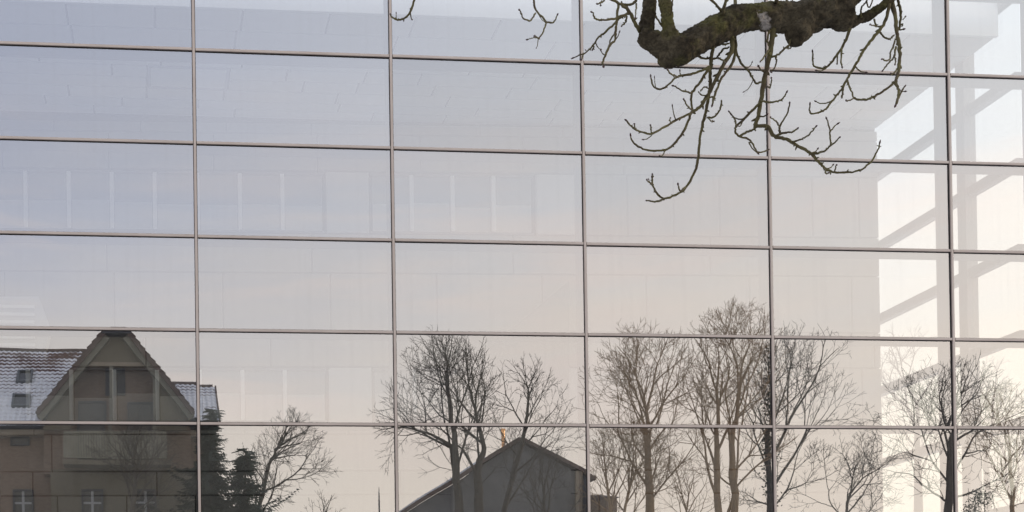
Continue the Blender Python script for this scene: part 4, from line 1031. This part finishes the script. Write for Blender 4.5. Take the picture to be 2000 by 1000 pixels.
TW_ = [
 ([(1396, 78), (1391, 104), (1388, 130), (1387, 165), (1382, 200), (1377, 225), (1368, 262), (1364, 305), (1357, 335), (1340, 365), (1325, 378), (1297, 388), (1281, 375), (1274, 357), (1275, 342)], 4.6, 1.9, -.03),
 ([(1298, 388), (1283, 394), (1264, 391)], 2.4, 1.8, -.2), ([(1338, 366), (1328, 372), (1325, 360)], 2.0, 1.4, -.2), ([(1274, 358), (1268, 356), (1263, 352)], 1.6, 1.2, -.25),
 ([(1428, 62), (1430, 96), (1416, 122), (1401, 150), (1391, 170), (1380, 190), (1366, 210), (1350, 220), (1345, 236), (1330, 265), (1310, 287), (1290, 294), (1260, 292), (1240, 282), (1231, 267)], 5.4, 1.8, -.02),
 ([(1434, 70), (1437, 100), (1428, 128), (1410, 152), (1398, 180), (1391, 205)], 4.2, 2.2, .03),
 ([(1352, 219), (1325, 232), (1300, 247), (1270, 261), (1245, 255), (1232, 245), (1223, 235)], 2.9, 1.7, -.1), ([(1273, 260), (1271, 250), (1271, 244)], 1.6, 1.2, -.15), ([(1245, 256), (1240, 249), (1239, 242)], 1.5, 1.2, -.2), ([(1310, 242), (1308, 235), (1309, 230)], 1.5, 1.2, -.15),
 ([(1386, 131), (1366, 140), (1345, 146), (1322, 150), (1305, 166), (1290, 175), (1276, 168), (1272, 150)], 3.2, 1.7, -.05), ([(1324, 150), (1312, 145), (1304, 136)], 2.0, 1.5, -.1),
 ([(1384, 134), (1370, 156), (1355, 176), (1350, 190), (1352, 215), (1358, 222)], 3.6, 2.0, -.02, False), ([(1351, 182), (1332, 177), (1316, 167)], 2.1, 1.6, -.05), ([(1350, 214), (1341, 205), (1336, 194)], 2.0, 1.5, -.1),
 ([(1410, 197), (1406, 214), (1394, 228), (1380, 230)], 2.0, 2.2, .0, False), ([(1382, 229), (1390, 236), (1394, 237)], 1.7, 1.3, .0),
 ([(1361, 106), (1370, 113), (1396, 114), (1405, 106), (1413, 96), (1425, 92)], 2.6, 2.2, .02, False), ([(1402, 112), (1412, 118), (1417, 124)], 2.2, 1.5, .0), ([(1403, 86), (1425, 85)], 2.4, 2.2, .0, False),
 ([(1368, 178), (1375, 170), (1384, 173), (1382, 184), (1372, 186), (1364, 178)], 1.6, 1.4, -.04, False), ([(1370, 199), (1385, 190), (1398, 192)], 2.2, 1.7, -.05, False),
 ([(1510, 52), (1506, 92), (1499, 126), (1492, 160), (1487, 195), (1481, 226), (1474, 249)], 7.0, 4.0, -.02, False),
 ([(1476, 247), (1499, 247), (1512, 266), (1532, 270), (1552, 281), (1575, 294), (1590, 306), (1603, 321), (1616, 332), (1636, 337), (1665, 336), (1685, 330), (1704, 312), (1714, 293), (1718, 281)], 4.6, 1.6, -.06),
 ([(1588, 301), (1610, 295), (1622, 285), (1631, 278), (1640, 268)], 2.6, 1.5, -.1), ([(1623, 284), (1621, 260), (1616, 232)], 2.0, 1.4, -.15), ([(1621, 258), (1633, 243)], 1.7, 1.3, -.15), ([(1610, 328), (1613, 338), (1618, 338)], 2.2, 1.6, -.15), ([(1630, 335), (1634, 322)], 1.8, 1.2, -.18),
 ([(1514, 266), (1528, 260), (1547, 258), (1558, 251)], 3.0, 1.7, -.08), ([(1524, 262), (1522, 248), (1535, 226), (1543, 202)], 2.6, 1.5, -.08), ([(1523, 246), (1514, 235), (1505, 230)], 1.9, 1.3, -.1), ([(1545, 279), (1565, 272), (1580, 263), (1592, 249)], 2.2, 1.5, -.08),
 ([(1487, 198), (1468, 217), (1450, 236), (1436, 250), (1442, 265), (1465, 274), (1478, 296), (1490, 297), (1500, 292)], 3.4, 1.6, -.04), ([(1437, 248), (1436, 235), (1425, 219)], 2.2, 1.5, -.06), ([(1446, 266), (1462, 257), (1476, 252)], 2.6, 2.4, -.05, False), ([(1468, 278), (1464, 281), (1479, 300)], 1.7, 1.3, -.08),
 ([(1487, 197), (1502, 200), (1520, 198), (1530, 191), (1536, 181)], 2.6, 1.5, -.04), ([(1496, 168), (1503, 171), (1506, 162), (1507, 153)], 1.8, 1.4, -.05), ([(1502, 60), (1499, 78), (1502, 90)], 2.6, 2.0, -.03, False), ([(1502, 98), (1494, 108), (1486, 121)], 2.4, 1.6, -.03), ([(1516, 110), (1516, 122), (1512, 134), (1504, 140)], 1.9, 1.5, -.04),
 ([(1508, 111), (1520, 107), (1533, 94), (1541, 88), (1543, 78)], 2.5, 2.0, -.03, False), ([(1534, 93), (1542, 95), (1545, 91)], 1.8, 1.4, -.03),
 ([(1434, 94), (1439, 104), (1448, 124), (1461, 138), (1468, 148), (1476, 162), (1488, 160)], 2.5, 2.2, .02, False), ([(1440, 108), (1438, 100)], 1.8, 1.4, .0),
 ([(1661, 56), (1646, 90), (1630, 114), (1616, 130), (1602, 133), (1588, 126), (1588, 102)], 3.6, 1.7, -.05), ([(1644, 94), (1643, 118), (1645, 131)], 2.2, 1.5, -.08),
 ([(1738, 8), (1728, 44), (1712, 66), (1696, 86), (1684, 102), (1676, 118), (1660, 144), (1648, 167), (1636, 184), (1622, 201), (1610, 215), (1595, 221), (1582, 220), (1581, 204)], 4.2, 1.7, -.02), ([(1647, 168), (1646, 180), (1644, 190)], 2.4, 1.9, -.1), ([(1654, 154), (1660, 174), (1667, 191), (1656, 197), (1651, 195)], 2.0, 1.5, -.1),
 ([(1666, 192), (1680, 195), (1696, 193), (1712, 186), (1728, 176), (1749, 159)], 2.3, 2.8, -.1, False), 
 ([(1742, 2), (1749, 32), (1751, 60), (1755, 80), (1757, 106), (1756, 130), (1753, 148), (1749, 160), (1755, 176), (1754, 190), (1750, 205)], 5.0, 2.6, .02), ([(1754, 192), (1760, 181), (1766, 170)], 1.9, 1.8, -.05),
 ([(1756, -30), (1754, 0), (1758, 18), (1759, 34), (1756, 58)], 3.4, 2.6, .04, False), ([(1757, 50), (1763, 47), (1761, 53)], 1.6, 1.3, .03, False),
 ([(1749, 80), (1740, 100), (1738, 114), (1731, 119), (1724, 115)], 2.2, 1.5, .0), ([(1750, 90), (1745, 112), (1733, 126), (1724, 138)], 2.4, 1.5, .02), ([(1746, 108), (1749, 120), (1748, 126)], 1.8, 1.3, .0), ([(1752, 135), (1747, 142), (1740, 145)], 2.4, 1.6, .0),
 ([(1718, 63), (1728, 73), (1738, 76), (1747, 68)], 2.2, 1.8, .0, False), ([(1707, 38), (1712, 51), (1724, 50), (1728, 44)], 2.0, 1.7, .0, False), ([(1714, 52), (1705, 50), (1699, 48)], 1.5, 1.2, .0),
 ([(1682, 34), (1682, 16), (1690, 6), (1700, -12)], 2.4, 1.6, .0), ([(1693, 4), (1698, 14), (1706, -4)], 1.8, 1.4, .0),
 ([(1250, 62), (1237, 40), (1228, 22), (1213, 8), (1186, -4), (1170, -14)], 4.8, 2.0, .0), ([(1228, 26), (1212, 34), (1198, 48), (1180, 64), (1168, 74), (1158, 88), (1144, 102), (1122, 113)], 3.6, 1.4, .0), ([(1158, 88), (1160, 92), (1157, 97)], 1.8, 1.3, -.05), ([(1140, 104), (1138, 110), (1136, 116)], 1.6, 1.2, -.05),
 ([(1208, 8), (1205, 38), (1203, 60), (1201, 78), (1190, 90), (1181, 111), (1177, 122), (1179, 128)], 3.0, 2.2, -.02), ([(1203, 62), (1193, 76), (1191, 88)], 2.0, 1.6, -.02, False), ([(1224, 28), (1200, 36), (1174, 39), (1162, 36), (1157, 23)], 2.8, 1.5, -.02), ([(1224, 32), (1222, 44), (1214, 50)], 2.4, 1.7, .0),
 ([(1244, -10), (1240, 4), (1225, 10), (1210, 8)], 3.0, 3.0, .0, False), ([(1243, 8), (1242, 22), (1241, 33)], 2.0, 1.4, .0), ([(1184, -4), (1176, 4), (1166, 8)], 2.0, 1.8, .0), ([(1174, 2), (1173, 10)], 1.6, 1.2, .0),
 ([(1280, 30), (1288, 44), (1294, 52)], 2.0, 2.0, -.04, False), ([(1288, 122), (1284, 110), (1281, 98)], 1.9, 1.2, -.04), ([(1308, 40), (1312, 14), (1314, -6)], 2.2, 1.6, -.05),
 ([(1412, 36), (1406, 18), (1384, -6), (1366, -30)], 3.2, 2.4, .02), ([(1412, 34), (1414, 16), (1420, -8), (1428, -40)], 4.2, 3.2, .0), ([(1436, 28), (1436, 0), (1434, -40)], 4.2, 3.4, -.02), ([(1517, 20), (1518, -10), (1522, -40)], 5.0, 4.0, .02), ([(1534, -2), (1540, 3), (1547, 2), (1549, -8)], 1.6, 1.3, .0),
 ([(1044, -54), (1042, -10), (1047, 20), (1065, 42), (1062, 60), (1053, 74), (1044, 70)], 2.6, 1.5, .04), ([(1065, 42), (1080, 44), (1089, 30)], 2.2, 1.4, .0), ([(1046, 26), (1036, 40), (1022, 35), (1015, 20)], 2.2, 1.4, .0), ([(1052, 74), (1040, 74), (1030, 77)], 1.2, 1.0, .0),
 ([(824, -38), (812, -8), (803, 20), (791, 35), (776, 39), (766, 34), (762, 28)], 3.4, 1.5, .07), ([(1764, 38), (1768, 33), (1763, 27)][:2], 1.2, 1.0, .05),
]
for t_ in TW_:
    twig(t_[0], t_[1], t_[2], t_[3], None if len(t_) < 5 or t_[4] else t_[3], bud=(len(t_) < 5 or t_[4]))
BUDS.build('buds', M['bud'], chest, True)['kind'] = 'stuff'
SPURS.build('spurs', M['twig'], chest, True)['kind'] = 'stuff'
